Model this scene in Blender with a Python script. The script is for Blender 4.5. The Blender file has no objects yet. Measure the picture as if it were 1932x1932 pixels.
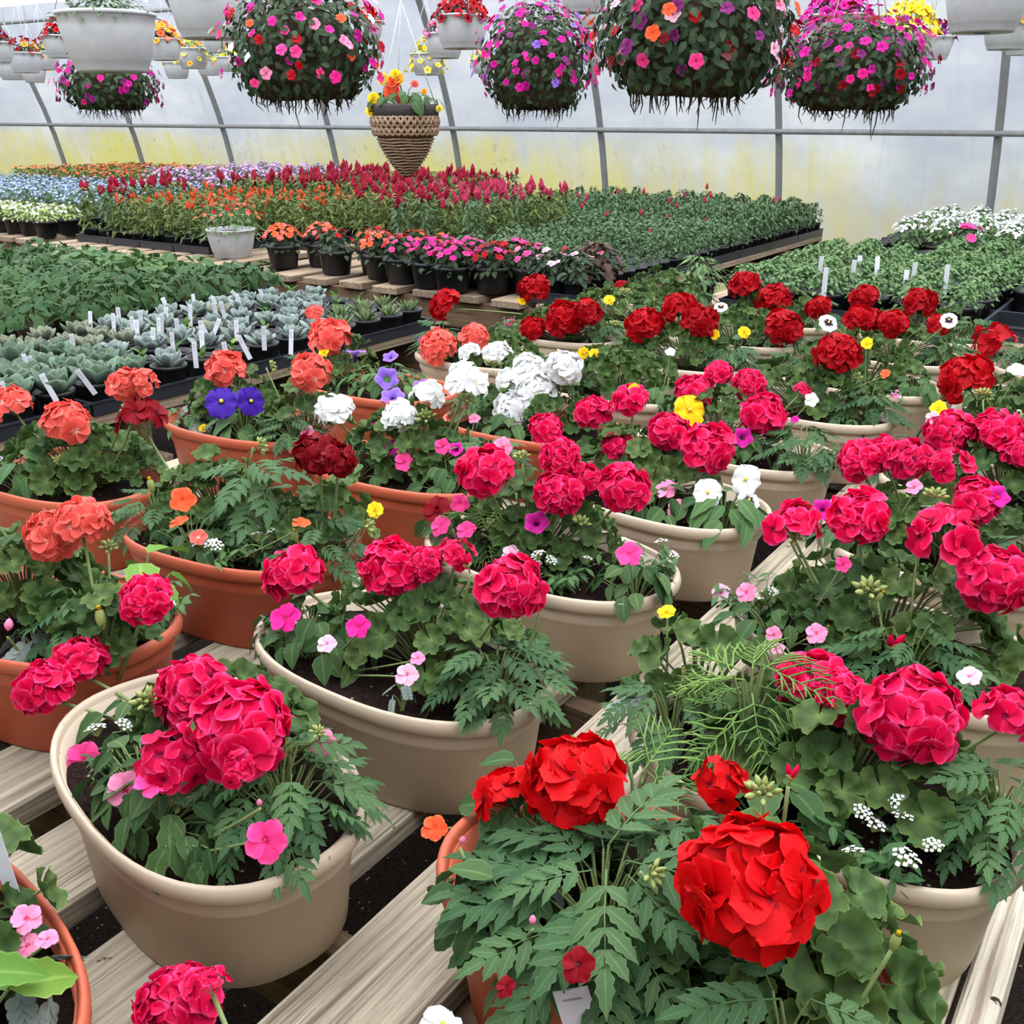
import bpy, math, random
from mathutils import Vector, Matrix
random.seed(7)
R = random
# ------------------------------------------------------------------ camera, sky, exposure
CAMZ = 1.56
SKY = 1.08                       # brightness of the overcast sky at the horizon
F = 1937.0                      # focal length in pixels of the 1932 px frame
PITCH, HEAD = math.radians(21.2), math.radians(34.0)
scene = bpy.context.scene
col = scene.collection
cd = bpy.data.cameras.new('camera'); cam = bpy.data.objects.new('camera', cd); col.objects.link(cam)
cd.sensor_fit = 'HORIZONTAL'; cd.sensor_width = 36.0; cd.lens = 36.0 * F / 1932.0
cd.clip_start = 0.02; cd.clip_end = 200
cam.location = (0, 0, CAMZ)
cam.rotation_euler = (math.pi / 2 - PITCH, 0, HEAD)
scene.camera = cam
world = bpy.data.worlds.new('overcast_sky'); scene.world = world
world.use_nodes = True
wt = world.node_tree; wb = wt.nodes['Background']
_tc = wt.nodes.new('ShaderNodeTexCoord'); _sx = wt.nodes.new('ShaderNodeSeparateXYZ'); wt.links.new(_tc.outputs['Generated'], _sx.inputs[0])
_mr = wt.nodes.new('ShaderNodeMapRange'); wt.links.new(_sx.outputs[2], _mr.inputs[0])     # standard overcast sky: zenith about three times the horizon
_mr.inputs[1].default_value = 0.0; _mr.inputs[2].default_value = 1.0; _mr.inputs[3].default_value = SKY; _mr.inputs[4].default_value = SKY * 3.0
wt.links.new(_mr.outputs[0], wb.inputs[1])
wb.inputs[0].default_value = (0.95, 0.965, 1.0, 1)
vs = scene.view_settings
vs.view_transform = 'Standard'; vs.look = 'None'; vs.gamma = 1.0; vs.exposure = 1.4
vs.use_curve_mapping = False
cy = scene.cycles
cy.max_bounces = 4; cy.diffuse_bounces = 2; cy.glossy_bounces = 1; cy.transmission_bounces = 2; cy.transparent_max_bounces = 4; cy.volume_bounces = 0
cy.adaptive_threshold = 0.07; cy.caustics_reflective = False; cy.caustics_refractive = False

VH = Vector((-math.sin(HEAD), math.cos(HEAD), 0)); RT = Vector((math.cos(HEAD), math.sin(HEAD), 0)); UP = Vector((0, 0, 1))
FWD = VH * math.cos(PITCH) - UP * math.sin(PITCH); UPC = VH * math.sin(PITCH) + UP * math.cos(PITCH)
CAM = Vector((0, 0, CAMZ))
def ray(x, y): return FWD * F + RT * (x - 966) - UPC * (y - 966)
def at_y(x, y, Y):                       # point of the place seen at (x, y) in the vertical plane Y
    d = ray(x, y); return CAM + d * (Y / d.y)
def at_z(x, y, z):
    d = ray(x, y); return CAM + d * ((z - CAMZ) / d.z)
def depth(p): return (p - CAM).dot(FWD)
BT = 0.70                               # height of the bench tops

# ------------------------------------------------------------------ helpers
def lin(c):
    c = c / 255.0
    return c / 12.92 if c <= 0.04045 else ((c + 0.055) / 1.055) ** 2.4
def rgb(*c): return (lin(c[0]), lin(c[1]), lin(c[2]), 1.0)

class MB:
    def __init__(s): s.v = []; s.f = []; s.a = []; s.m = []
    def add(s, vs_, fs, a=None, mat=0, M=None):
        o = len(s.v)
        if M is not None: vs_ = [M @ Vector(p) for p in vs_]
        s.v.extend([tuple(p) for p in vs_])
        s.a.extend(a if a is not None else [0.5] * len(vs_))
        s.f.extend([tuple(i + o for i in f) for f in fs])
        s.m.extend([mat] * len(fs) if not isinstance(mat, list) else mat)
    def addmb(s, b, M=None, mat=None):
        o = len(s.v)
        s.v.extend([tuple(M @ Vector(p)) for p in b.v] if M is not None else b.v)
        s.a.extend(b.a); s.f.extend([tuple(i + o for i in f) for f in b.f])
        s.m.extend(b.m if mat is None else [mat] * len(b.f))
    def mesh(s, name, mats, smooth=True):
        me = bpy.data.meshes.new(name)
        me.from_pydata(s.v, [], s.f)
        for m in (mats if isinstance(mats, (list, tuple)) else [mats]): me.materials.append(m)
        if s.m and max(s.m) > 0: me.polygons.foreach_set('material_index', s.m)
        if smooth: me.polygons.foreach_set('use_smooth', [True] * len(s.f))
        at = me.attributes.new('edge', 'FLOAT', 'POINT'); at.data.foreach_set('value', s.a)
        me.update(); return me

def ob(name, me, parent=None, M=None, loc=None):
    o = bpy.data.objects.new(name, me); col.objects.link(o)
    if parent is not None: o.parent = parent
    if M is not None: o.matrix_basis = M
    elif loc is not None: o.location = loc
    return o
def tag(o, label, cat, group=None, kind=None):
    if label: o['label'] = label
    if cat: o['category'] = cat
    if group: o['group'] = group
    if kind: o['kind'] = kind
    return o
def thing(name, label, cat, loc, rz=0.0, group=None):
    o = ob(name, None); o.location = loc; o.rotation_euler = (0, 0, rz); o.empty_display_size = 0.05
    return tag(o, label, cat, group)
def frame(p, n, y, s=1.0):               # matrix: z axis n, y axis along y, scale s
    n = n.normalized(); x = y.cross(n)
    if x.length < 1e-5: x = Vector((1, 0, 0)).cross(n)
    x.normalize(); y = n.cross(x)
    M = Matrix(((x.x * s, y.x * s, n.x * s, p.x), (x.y * s, y.y * s, n.y * s, p.y), (x.z * s, y.z * s, n.z * s, p.z), (0, 0, 0, 1)))
    return M
def rv(k=1.0): return Vector((R.uniform(-k, k), R.uniform(-k, k), R.uniform(-k, k)))

def tube(mb, pts, r0, r1=None, n=5, mat=0, a=0.5, cap=True):
    r1 = r0 if r1 is None else r1
    pts = [Vector(p) for p in pts]; k = len(pts); vs_ = []; fs = []
    t0 = (pts[1] - pts[0]).normalized(); x = t0.orthogonal().normalized()
    for i, p in enumerate(pts):
        t = (pts[min(i + 1, k - 1)] - pts[max(i - 1, 0)]).normalized()
        x = (x - t * x.dot(t)); x = x.normalized() if x.length > 1e-6 else t.orthogonal().normalized()
        y = t.cross(x); r = r0 + (r1 - r0) * i / (k - 1)
        for j in range(n):
            an = 2 * math.pi * j / n
            vs_.append(p + x * math.cos(an) * r + y * math.sin(an) * r)
    for i in range(k - 1):
        for j in range(n):
            fs.append((i * n + j, i * n + (j + 1) % n, (i + 1) * n + (j + 1) % n, (i + 1) * n + j))
    if cap: fs.append(tuple(range(n))[::-1]); fs.append(tuple((k - 1) * n + j for j in range(n)))
    mb.add(vs_, fs, [a] * len(vs_), mat)
def curve3(a, b, c, n=5):
    a, b, c = Vector(a), Vector(b), Vector(c)
    return [a * (1 - t) ** 2 + b * 2 * t * (1 - t) + c * t * t for t in [i / n for i in range(n + 1)]]
def box(mb, x0, x1, y0, y1, z0, z1, mat=0, bev=0.0, M=None):
    b = min(bev, (x1 - x0) / 3, (y1 - y0) / 3, (z1 - z0) / 3)
    if b <= 0:
        vs_ = [(x, y, z) for z in (z0, z1) for y in (y0, y1) for x in (x0, x1)]
        mb.add(vs_, [(0, 2, 3, 1), (4, 5, 7, 6), (0, 1, 5, 4), (2, 6, 7, 3), (0, 4, 6, 2), (1, 3, 7, 5)], None, mat, M); return
    vs_ = []; idx = {}
    for sz, z in ((0, z0), (1, z1)):
        for sy, y in ((0, y0), (1, y1)):
            for sx, x in ((0, x0), (1, x1)):
                dx, dy, dz = (b if sx == 0 else -b), (b if sy == 0 else -b), (b if sz == 0 else -b)
                for k, q in (('x', (x, y + dy, z + dz)), ('y', (x + dx, y, z + dz)), ('z', (x + dx, y + dy, z))):
                    idx[(sx, sy, sz, k)] = len(vs_); vs_.append(q)
    fs = []
    I = idx
    for s in (0, 1):
        q = [I[(s, 0, 0, 'x')], I[(s, 1, 0, 'x')], I[(s, 1, 1, 'x')], I[(s, 0, 1, 'x')]]; fs.append(tuple(q if s else q[::-1]))
        q = [I[(0, s, 0, 'y')], I[(0, s, 1, 'y')], I[(1, s, 1, 'y')], I[(1, s, 0, 'y')]]; fs.append(tuple(q if s else q[::-1]))
        q = [I[(0, 0, s, 'z')], I[(1, 0, s, 'z')], I[(1, 1, s, 'z')], I[(0, 1, s, 'z')]]; fs.append(tuple(q if s else q[::-1]))
    for a in (0, 1):
        for c in (0, 1):
            fs.append((I[(a, c, 0, 'x')], I[(a, c, 1, 'x')], I[(a, c, 1, 'y')], I[(a, c, 0, 'y')]))
            fs.append((I[(a, 0, c, 'x')], I[(a, 1, c, 'x')], I[(a, 1, c, 'z')], I[(a, 0, c, 'z')]))
            fs.append((I[(0, a, c, 'y')], I[(1, a, c, 'y')], I[(1, a, c, 'z')], I[(0, a, c, 'z')]))
            for d in (0, 1): fs.append((I[(a, c, d, 'x')], I[(a, c, d, 'y')], I[(a, c, d, 'z')]))
    mb.add(vs_, fs, None, mat, M)
def loft(mb, prof, n=32, shape=None, mat=0, closed=False, a=None):
    """prof: list of (scale, z); shape(angle) -> unit outline point"""
    shape = shape or (lambda t: (math.cos(t), math.sin(t)))
    vs_ = []; at_ = []
    for k, (s, z) in enumerate(prof):
        for j in range(n):
            x, y = shape(2 * math.pi * j / n); vs_.append((x * s, y * s, z)); at_.append(a[k] if a else 0.5)
    fs = []
    for i in range(len(prof) - 1):
        for j in range(n):
            fs.append((i * n + j, i * n + (j + 1) % n, (i + 1) * n + (j + 1) % n, (i + 1) * n + j))
    if closed:
        fs.append(tuple(range(n))[::-1]); fs.append(tuple((len(prof) - 1) * n + j for j in range(n)))
    mb.add(vs_, fs, at_, mat)

# ------------------------------------------------------------------ materials
class NT:
    def __init__(s, name):
        s.m = bpy.data.materials.new(name); s.m.use_nodes = True; s.t = s.m.node_tree; s.t.nodes.clear()
        s.out = s.t.nodes.new('ShaderNodeOutputMaterial')
    def n(s, ty, **kw):
        nd = s.t.nodes.new('ShaderNode' + ty)
        for k, v in kw.items(): setattr(nd, k, v)
        return nd
    def l(s, a, b): s.t.links.new(a, b)
    def setin(s, nd, **kw):
        for k, v in kw.items():
            k = k.replace('_', ' ')
            if hasattr(v, 'is_linked'): s.l(v, nd.inputs[k])
            else: nd.inputs[k].default_value = v
    def ramp(s, fac, stops, interp='LINEAR'):
        nd = s.n('ValToRGB'); cr = nd.color_ramp; cr.interpolation = interp
        while len(cr.elements) < len(stops): cr.elements.new(0.5)
        for e, (p, c) in zip(cr.elements, stops): e.position = p; e.color = c if len(c) == 4 else (*c, 1)
        s.l(fac, nd.inputs[0]); return nd.outputs[0]
    def mix(s, fac, a, b, mode='MIX'):
        nd = s.n('Mix', data_type='RGBA', blend_type=mode)
        for sock, v in ((nd.inputs[0], fac), (nd.inputs[6], a), (nd.inputs[7], b)):
            if hasattr(v, 'is_linked'): s.l(v, sock)
            else: sock.default_value = v
        return nd.outputs[2]
    def math(s, op, a, b=0.0, clamp=False):
        nd = s.n('Math', operation=op); nd.use_clamp = clamp
        for sock, v in ((nd.inputs[0], a), (nd.inputs[1], b)):
            if hasattr(v, 'is_linked'): s.l(v, sock)
            else: sock.default_value = v
        return nd.outputs[0]
    def noise(s, scale=5.0, detail=3.0, vec=None, rough=0.55):
        nd = s.n('TexNoise'); nd.inputs['Scale'].default_value = scale; nd.inputs['Detail'].default_value = detail; nd.inputs['Roughness'].default_value = rough
        if vec is not None: s.l(vec, nd.inputs['Vector'])
        return nd.outputs[0]
    def mapped(s, scale, src='Object', rot=(0, 0, 0)):
        tc = s.n('TexCoord'); mp = s.n('Mapping'); mp.inputs['Scale'].default_value = scale; mp.inputs['Rotation'].default_value = rot
        s.l(tc.outputs[src], mp.inputs[0]); return mp.outputs[0]
    def bump(s, h, strength=0.3, dist=0.01):
        nd = s.n('Bump'); nd.inputs['Strength'].default_value = strength; nd.inputs['Distance'].default_value = dist; s.l(h, nd.inputs['Height']); return nd.outputs[0]
    def done(s, bs):
        s.l(bs, s.out.inputs[0]); return s.m
def principled(nt, **kw):
    p = nt.n('BsdfPrincipled'); nt.setin(p, **kw); return p
def surf(nt, colr, rough=0.6, bumpn=None, trans=0.0, spec=0.35):
    p = principled(nt, Base_Color=colr, Roughness=rough); p.inputs['Specular IOR Level'].default_value = spec
    if bumpn is not None: nt.l(bumpn, p.inputs['Normal'])
    if trans > 0:
        t = nt.n('BsdfTranslucent'); nt.setin(t, Color=colr)
        mx = nt.n('MixShader'); mx.inputs[0].default_value = trans
        nt.l(p.outputs[0], mx.inputs[1]); nt.l(t.outputs[0], mx.inputs[2]); return nt.done(mx.outputs[0])
    return nt.done(p.outputs[0])
def attr(nt, name='edge'):
    a = nt.n('Attribute'); a.attribute_name = name; return a.outputs['Fac']

def petal_mat(name, centre, base, edge, e0=0.86, trans=0.22, c0=0.22):
    nt = NT(name); a = attr(nt)
    c = nt.ramp(a, [(0.0, centre), (c0 * .55, centre), (c0, base), (e0, base), (1.0, edge)])
    oi = nt.n('ObjectInfo')
    hv = nt.n('HueSaturation'); nt.l(c, hv.inputs['Color'])
    nt.l(nt.math('ADD', nt.math('MULTIPLY', oi.outputs['Random'], 0.2), 0.88), hv.inputs['Value'])
    nz = nt.noise(60.0, 2.0, nt.mapped((1, 1, 1)))
    return surf(nt, hv.outputs[0], 0.55, nt.bump(nz, 0.12, 0.004), trans, 0.15)
def leaf_mat(name, dark, mid, light, zone=False, rough=0.5, trans=0.18, island=False, vein=60.0):
    nt = NT(name); a = attr(nt)
    if zone: c = nt.ramp(a, [(0.0, light), (0.25, mid), (0.62, dark), (0.80, mid), (0.95, mid), (1.0, light)])
    else: c = nt.ramp(a, [(0.0, light), (0.14, mid), (0.85, mid), (1.0, light)])
    if island: rnd = nt.n('NewGeometry').outputs['Random Per Island']
    else: rnd = nt.n('ObjectInfo').outputs['Random']
    hv = nt.n('HueSaturation'); nt.l(c, hv.inputs['Color'])
    nt.l(nt.math('ADD', nt.math('MULTIPLY', rnd, 0.55), 0.72), hv.inputs['Value'])
    nt.l(nt.math('ADD', nt.math('MULTIPLY', rnd, -0.035), 0.515), hv.inputs['Hue'])
    nz = nt.noise(vein, 3.0, nt.mapped((1, 1, 1)))
    c2 = nt.mix(nt.math('MULTIPLY', nz, 0.35), hv.outputs[0], dark)
    return surf(nt, c2, rough, nt.bump(nz, 0.25, 0.004), trans, 0.14)
def plain(name, c, rough=0.6, var=0.12, scale=20.0, bstr=0.1, spec=0.35, trans=0.0):
    nt = NT(name); nz = nt.noise(scale, 4.0, nt.mapped((1, 1, 1)))
    k = nt.ramp(nz, [(0.3, tuple(v * (1 - var) for v in c[:3])), (0.7, tuple(min(1, v * (1 + var)) for v in c[:3]))])
    return surf(nt, k, rough, nt.bump(nz, bstr, 0.003), trans, spec)

def mat_wood(name, base, dark, grain=(62, 1.5, 62), greyvar=0.4):
    nt = NT(name); oi = nt.n('ObjectInfo')
    tc = nt.n('TexCoord'); ad = nt.n('VectorMath', operation='ADD'); nt.l(tc.outputs['Object'], ad.inputs[0])
    cmb = nt.n('CombineXYZ'); nt.l(nt.math('MULTIPLY', oi.outputs['Random'], 37.0), cmb.inputs[0]); nt.l(nt.math('MULTIPLY', oi.outputs['Random'], 91.0), cmb.inputs[1])
    nt.l(cmb.outputs[0], ad.inputs[1])
    mp = nt.n('Mapping'); mp.inputs['Scale'].default_value = grain; nt.l(ad.outputs[0], mp.inputs[0])
    g = nt.noise(1.6, 6.0, mp.outputs[0], 0.68)
    g2 = nt.noise(5.5, 4.0, mp.outputs[0], 0.7)
    mp2 = nt.n('Mapping'); mp2.inputs['Scale'].default_value = (6, 2.5, 6); nt.l(ad.outputs[0], mp2.inputs[0])
    b = nt.noise(1.3, 4.0, mp2.outputs[0])
    c = nt.ramp(g, [(0.36, dark), (0.46, tuple((x + y) / 2 for x, y in zip(base, dark))), (0.6, base), (0.8, tuple(min(1, x * 1.18) for x in base))])
    c = nt.mix(nt.ramp(g2, [(0.57, (0, 0, 0)), (0.66, (0.75, 0.75, 0.75))]), c, dark)
    c = nt.mix(nt.math('MULTIPLY', nt.ramp(b, [(0.42, (0, 0, 0)), (0.62, (1, 1, 1))]), greyvar), c, tuple(v * 0.62 for v in base[:3]) + (1,))
    dirt = nt.noise(34.0, 3.0, ad.outputs[0])
    c = nt.mix(nt.ramp(dirt, [(0.69, (0, 0, 0)), (0.73, (1, 1, 1))]), c, rgb(52, 42, 34))
    hv = nt.n('HueSaturation'); nt.l(c, hv.inputs['Color']); nt.l(nt.math('ADD', nt.math('MULTIPLY', oi.outputs['Random'], 0.3), 0.85), hv.inputs['Value'])
    h = nt.math('ADD', g, nt.math('MULTIPLY', g2, 0.6))
    return surf(nt, hv.outputs[0], 0.85, nt.bump(h, 0.55, 0.006), 0, 0.2)

def mat_soil(name, dark, light, speck=True, scale=1.0):
    nt = NT(name); m = nt.mapped((scale, scale, scale))
    n1 = nt.noise(140.0, 5.0, m, 0.7); n2 = nt.noise(45.0, 4.0, m)
    c = nt.ramp(n1, [(0.35, dark), (0.55, light), (0.75, tuple(min(1, v * 1.7) for v in light))])
    if speck:
        vo = nt.n('TexVoronoi'); vo.inputs['Scale'].default_value = 130.0; nt.l(m, vo.inputs['Vector'])
        sp = nt.math('MULTIPLY', nt.math('LESS_THAN', vo.outputs['Distance'], 0.28), nt.math('GREATER_THAN', nt.n_sep(vo.outputs['Color']), 0.945))
        c = nt.mix(sp, c, rgb(170, 162, 150))
    return surf(nt, c, 0.95, nt.bump(nt.math('ADD', n1, n2), 1.0, 0.012), 0, 0.1)
def _sep(nt, sock):
    nd = nt.n('SeparateColor'); nt.l(sock, nd.inputs[0]); return nd.outputs[0]
NT.n_sep = _sep

def mat_film(name, transp, stain, clean=False):
    nt = NT(name)
    geo = nt.n('NewGeometry'); sx = nt.n('SeparateXYZ'); nt.l(geo.outputs['Position'], sx.inputs[0])
    wr = nt.noise(1.1, 5.0, nt.mapped((0.8, 1.0, 1.6), rot=(0, 0.55, 0)), 0.62)
    c = nt.ramp(wr, [(0.3, rgb(103, 107, 119)), (0.5, rgb(114, 117, 127)), (0.68, rgb(126, 128, 135))])
    cr = nt.noise(2.6, 5.0, nt.mapped((5.0, 1.0, 0.7), rot=(0, 0.5, 0)), 0.7)
    c = nt.mix(nt.ramp(cr, [(0.56, (0, 0, 0)), (0.7, (0.35, 0.35, 0.35))]), c, rgb(94, 99, 111))
    if clean: c = nt.mix(0.75, c, rgb(238, 240, 246))
    if stain:
        st = nt.noise(1.0, 6.0, nt.mapped((7.5, 1.0, 1.3), rot=(0, 0.12, 0)), 0.7)      # vertical runs of algae
        bl = nt.noise(0.55, 3.0, nt.mapped((1, 1, 0.6)), 0.6)                               # where it grows thick
        sp = nt.noise(9.0, 5.0, nt.mapped((1.4, 1, 1.0)), 0.75)
        hgt = nt.math('MULTIPLY', nt.math('SUBTRACT', 1.46, sx.outputs[2]), 1.35, True)                # 0 at the rail, 1 low down
        left = nt.math('MULTIPLY', nt.math('SUBTRACT', -1.2, sx.outputs[0]), 0.22, True)
        amt = nt.math('ADD', nt.math('MULTIPLY', nt.math('SUBTRACT', st, 0.44), 2.3), nt.math('MULTIPLY', nt.math('SUBTRACT', bl, 0.5), 2.2))
        amt = nt.math('ADD', amt, nt.math('SUBTRACT', nt.math('MULTIPLY', hgt, 1.05), 0.40))
        amt = nt.math('ADD', amt, nt.math('MULTIPLY', left, 0.42))
        below = nt.math('MULTIPLY', nt.math('SUBTRACT', 1.43, sx.outputs[2]), 9.0, True)
        fac = nt.math('MULTIPLY', nt.math('MULTIPLY', amt, below, True), 0.85)
        sc = nt.ramp(bl, [(0.35, rgb(113, 107, 84)), (0.5, rgb(124, 118, 76)), (0.68, rgb(122, 118, 56))])
        c = nt.mix(fac, c, sc)
        spk = nt.math('MULTIPLY', nt.math('MULTIPLY', nt.ramp(sp, [(0.58, (0, 0, 0)), (0.7, (1, 1, 1))]), below), nt.math('MULTIPLY', left, 0.5))
        c = nt.mix(spk, c, rgb(84, 79, 60))
    tl = nt.n('BsdfTranslucent'); nt.l(c, tl.inputs[0])
    df = nt.n('BsdfDiffuse'); nt.l(c, df.inputs[0])
    m1 = nt.n('MixShader'); m1.inputs[0].default_value = 0.12; nt.l(tl.outputs[0], m1.inputs[1]); nt.l(df.outputs[0], m1.inputs[2])
    tr = nt.n('BsdfTransparent'); nt.l(c, tr.inputs[0])
    m2 = nt.n('MixShader'); m2.inputs[0].default_value = transp; nt.l(m1.outputs[0], m2.inputs[1]); nt.l(tr.outputs[0], m2.inputs[2])
    return nt.done(m2.outputs[0])

M = {}
M['film_wall'] = mat_film('film_wall', 0.06, True)
M['film_roof'] = mat_film('film_roof', 0.62, False, True)
M['pipe'] = plain('galvanised_pipe', rgb(126, 128, 127), 0.5, 0.12, 12, 0.05, 0.5)
M['plank'] = mat_wood('weathered_plank', rgb(205, 192, 166), rgb(112, 98, 82))
M['plank_pale'] = mat_wood('pale_board', rgb(214, 204, 182), rgb(150, 134, 112), greyvar=0.25)
M['plank_warm'] = mat_wood('bench_plank', rgb(172, 152, 126), rgb(108, 88, 68))
M['joist'] = mat_wood('joist_wood', rgb(128, 104, 80), rgb(78, 60, 44), grain=(1.5, 62, 62))
M['post'] = mat_wood('post_wood', rgb(140, 120, 100), rgb(88, 72, 58), grain=(62, 62, 1.5))
M['floor'] = mat_soil('floor_soil', rgb(27, 22, 19), rgb(50, 41, 35), True, 0.9)
M['lawn'] = plain('lawn', rgb(160, 165, 90), 0.9, 0.35, 2.0, 0.2)
M['soil'] = mat_soil('potting_soil', rgb(28, 20, 17), rgb(52, 38, 31), True)
def pot_mat(name, c, wear):
    nt = NT(name); nz = nt.noise(6.0, 5.0, nt.mapped((1, 1, 1)), 0.6); n2 = nt.noise(90.0, 3.0, nt.mapped((1, 1, 1)))
    k = nt.ramp(nz, [(0.3, tuple(v * 0.9 for v in c[:3])), (0.7, tuple(min(1, v * 1.08) for v in c[:3]))])
    k = nt.mix(nt.ramp(n2, [(0.70, (0, 0, 0)), (0.74, (wear, wear, wear))]), k, rgb(70, 55, 45))
    return surf(nt, k, 0.5, nt.bump(n2, 0.05, 0.002), 0, 0.35)
M['tan'] = pot_mat('tan_plastic', rgb(186, 168, 144), 0.7)
M['terra'] = pot_mat('terracotta_plastic', rgb(182, 88, 58), 0.5)
M['black'] = plain('black_plastic', rgb(32, 32, 34), 0.42, 0.15, 30, 0.05, 0.4)
M['tray'] = plain('tray_plastic', rgb(42, 44, 50), 0.4, 0.12, 20, 0.05, 0.45)
M['white_pot'] = pot_mat('white_plastic', rgb(184, 186, 188), 0.12)
M['wire'] = plain('wire', rgb(190, 190, 188), 0.4, 0.1, 20, 0)
M['tagw'] = plain('tag_white', rgb(214, 214, 220), 0.4, 0.03, 20, 0)
M['ink'] = plain('tag_ink', rgb(150, 150, 160), 0.6, 0.05, 20, 0)
M['tagred'] = plain('tag_red', rgb(205, 40, 40), 0.4, 0.05, 20, 0)
M['stem'] = plain('stem_green', rgb(122, 138, 84), 0.55, 0.15, 40, 0.05, 0.3, 0.0)
M['bud'] = plain('bud_green', rgb(150, 160, 92), 0.55, 0.15, 60, 0.05, 0.3, 0.1)
M['moss'] = plain('moss_liner', rgb(58, 52, 38), 0.95, 0.5, 60, 1.0, 0.1)
M['straw'] = plain('dried_stems', rgb(150, 126, 88), 0.9, 0.3, 60, 0.4, 0.1)
M['wicker'] = plain('wicker', rgb(152, 126, 102), 0.75, 0.35, 60, 0.5, 0.25)
M['wicker_dark'] = plain('wicker_dark', rgb(96, 70, 54), 0.8, 0.3, 60, 0.5, 0.2)
M['liner'] = plain('dark_liner', rgb(48, 42, 40), 0.7, 0.2, 40, 0.2)
M['block'] = plain('concrete_block', rgb(142, 138, 134), 0.9, 0.15, 40, 0.5, 0.2)
# leaves
M['l_ger'] = leaf_mat('geranium_leaf', rgb(58, 78, 40), rgb(76, 102, 52), rgb(106, 132, 72), True)
M['l_imp'] = leaf_mat('impatiens_leaf', rgb(42, 66, 36), rgb(68, 97, 54), rgb(100, 127, 78))
M['l_mar'] = leaf_mat('marigold_leaf', rgb(42, 70, 42), rgb(68, 100, 60), rgb(96, 126, 80))
M['l_pan'] = leaf_mat('pansy_leaf', rgb(50, 80, 46), rgb(78, 112, 64), rgb(108, 140, 84))
M['l_lime'] = leaf_mat('young_leaf', rgb(70, 108, 38), rgb(104, 146, 58), rgb(134, 172, 82))
M['l_cos'] = leaf_mat('cosmos_leaf', rgb(84, 120, 56), rgb(114, 150, 76), rgb(132, 164, 90))
M['l_dust'] = leaf_mat('dusty_leaf', rgb(118, 134, 124), rgb(148, 162, 154), rgb(172, 184, 176), rough=0.9)
M['l_succ'] = leaf_mat('succulent_leaf', rgb(66, 88, 70), rgb(98, 120, 100), rgb(134, 144, 120), rough=0.75, trans=0.0)
M['l_succ2'] = leaf_mat('pale_succulent_leaf', rgb(92, 102, 84), rgb(126, 134, 112), rgb(158, 158, 134), rough=0.75, trans=0.0)
M['l_succ3'] = leaf_mat('pointed_succulent_leaf', rgb(70, 92, 56), rgb(106, 128, 82), rgb(146, 158, 114), rough=0.6, trans=0.0)
M['l_ivy'] = leaf_mat('ivy_leaf', rgb(30, 56, 30), rgb(54, 86, 46), rgb(82, 114, 68))
M['l_far'] = leaf_mat('bench_plant_leaf', rgb(50, 74, 48), rgb(84, 112, 74), rgb(122, 146, 108), island=True)
M['l_farlime'] = leaf_mat('celosia_leaf', rgb(58, 74, 36), rgb(94, 110, 54), rgb(122, 136, 74), island=True)
M['l_faryel'] = leaf_mat('pale_green_leaf', rgb(112, 134, 72), rgb(158, 176, 108), rgb(190, 202, 142), island=True)
M['l_fargrey'] = leaf_mat('bacopa_leaf', rgb(66, 94, 54), rgb(100, 132, 82), rgb(136, 162, 114), island=True)
M['l_ball'] = leaf_mat('basket_leaf', rgb(34, 46, 32), rgb(58, 78, 52), rgb(88, 106, 78), island=True)
M['l_bronze'] = leaf_mat('bronze_leaf', rgb(54, 40, 36), rgb(88, 66, 54), rgb(112, 90, 68), island=True)
# petals
PM = {}
def pm(k, *a, **kw): PM[k] = petal_mat('petal_' + k, *a, **kw)
pm('cerise', rgb(120, 0, 50), rgb(226, 3, 72), rgb(255, 78, 144), 0.74)
pm('red', rgb(110, 0, 20), rgb(208, 3, 12), rgb(228, 26, 30), 0.85)
pm('scarlet', rgb(130, 0, 20), rgb(176, 3, 18), rgb(202, 20, 32), 0.85)
pm('darkred', rgb(70, 0, 12), rgb(132, 3, 18), rgb(158, 12, 30), 0.85)
pm('coral', rgb(255, 190, 175), rgb(242, 94, 82), rgb(250, 126, 112), 0.7)
pm('white', rgb(222, 228, 190), rgb(244, 244, 242), rgb(248, 248, 248), 0.8)
pm('pink', rgb(200, 20, 90), rgb(250, 66, 142), rgb(255, 96, 164), 0.7)
pm('hotpink', rgb(180, 0, 80), rgb(236, 30, 140), rgb(250, 60, 160), 0.7)
pm('palepink', rgb(214, 60, 130), rgb(250, 190, 214), rgb(255, 212, 228), 0.6)
pm('rose', rgb(200, 30, 80), rgb(246, 140, 178), rgb(250, 160, 192), 0.6)
pm('magenta', rgb(120, 0, 90), rgb(200, 20, 140), rgb(220, 50, 160), 0.7)
pm('purple', rgb(60, 20, 90), rgb(136, 98, 196), rgb(160, 124, 214), 0.7)
pm('violet', rgb(24, 8, 60), rgb(66, 30, 150), rgb(84, 44, 168), 0.8)
pm('plum', rgb(60, 10, 60), rgb(130, 36, 110), rgb(160, 60, 140), 0.7)
pm('orange', rgb(220, 60, 10), rgb(250, 92, 48), rgb(255, 124, 80), 0.7)
pm('amber', rgb(220, 110, 10), rgb(244, 160, 40), rgb(250, 184, 80), 0.7)
pm('yellow', rgb(214, 140, 10), rgb(250, 205, 20), rgb(255, 222, 70), 0.75)
pm('paleyellow', rgb(200, 170, 20), rgb(232, 214, 70), rgb(240, 226, 110), 0.75)
pm('pansywhite', rgb(40, 14, 40), rgb(246, 244, 238), rgb(252, 250, 246), 0.8, c0=.5)
pm('lightblue', rgb(200, 210, 250), rgb(150, 170, 212), rgb(174, 190, 224), 0.7)
pm('lilac', rgb(150, 90, 150), rgb(196, 156, 200), rgb(214, 180, 216), 0.7)
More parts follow.
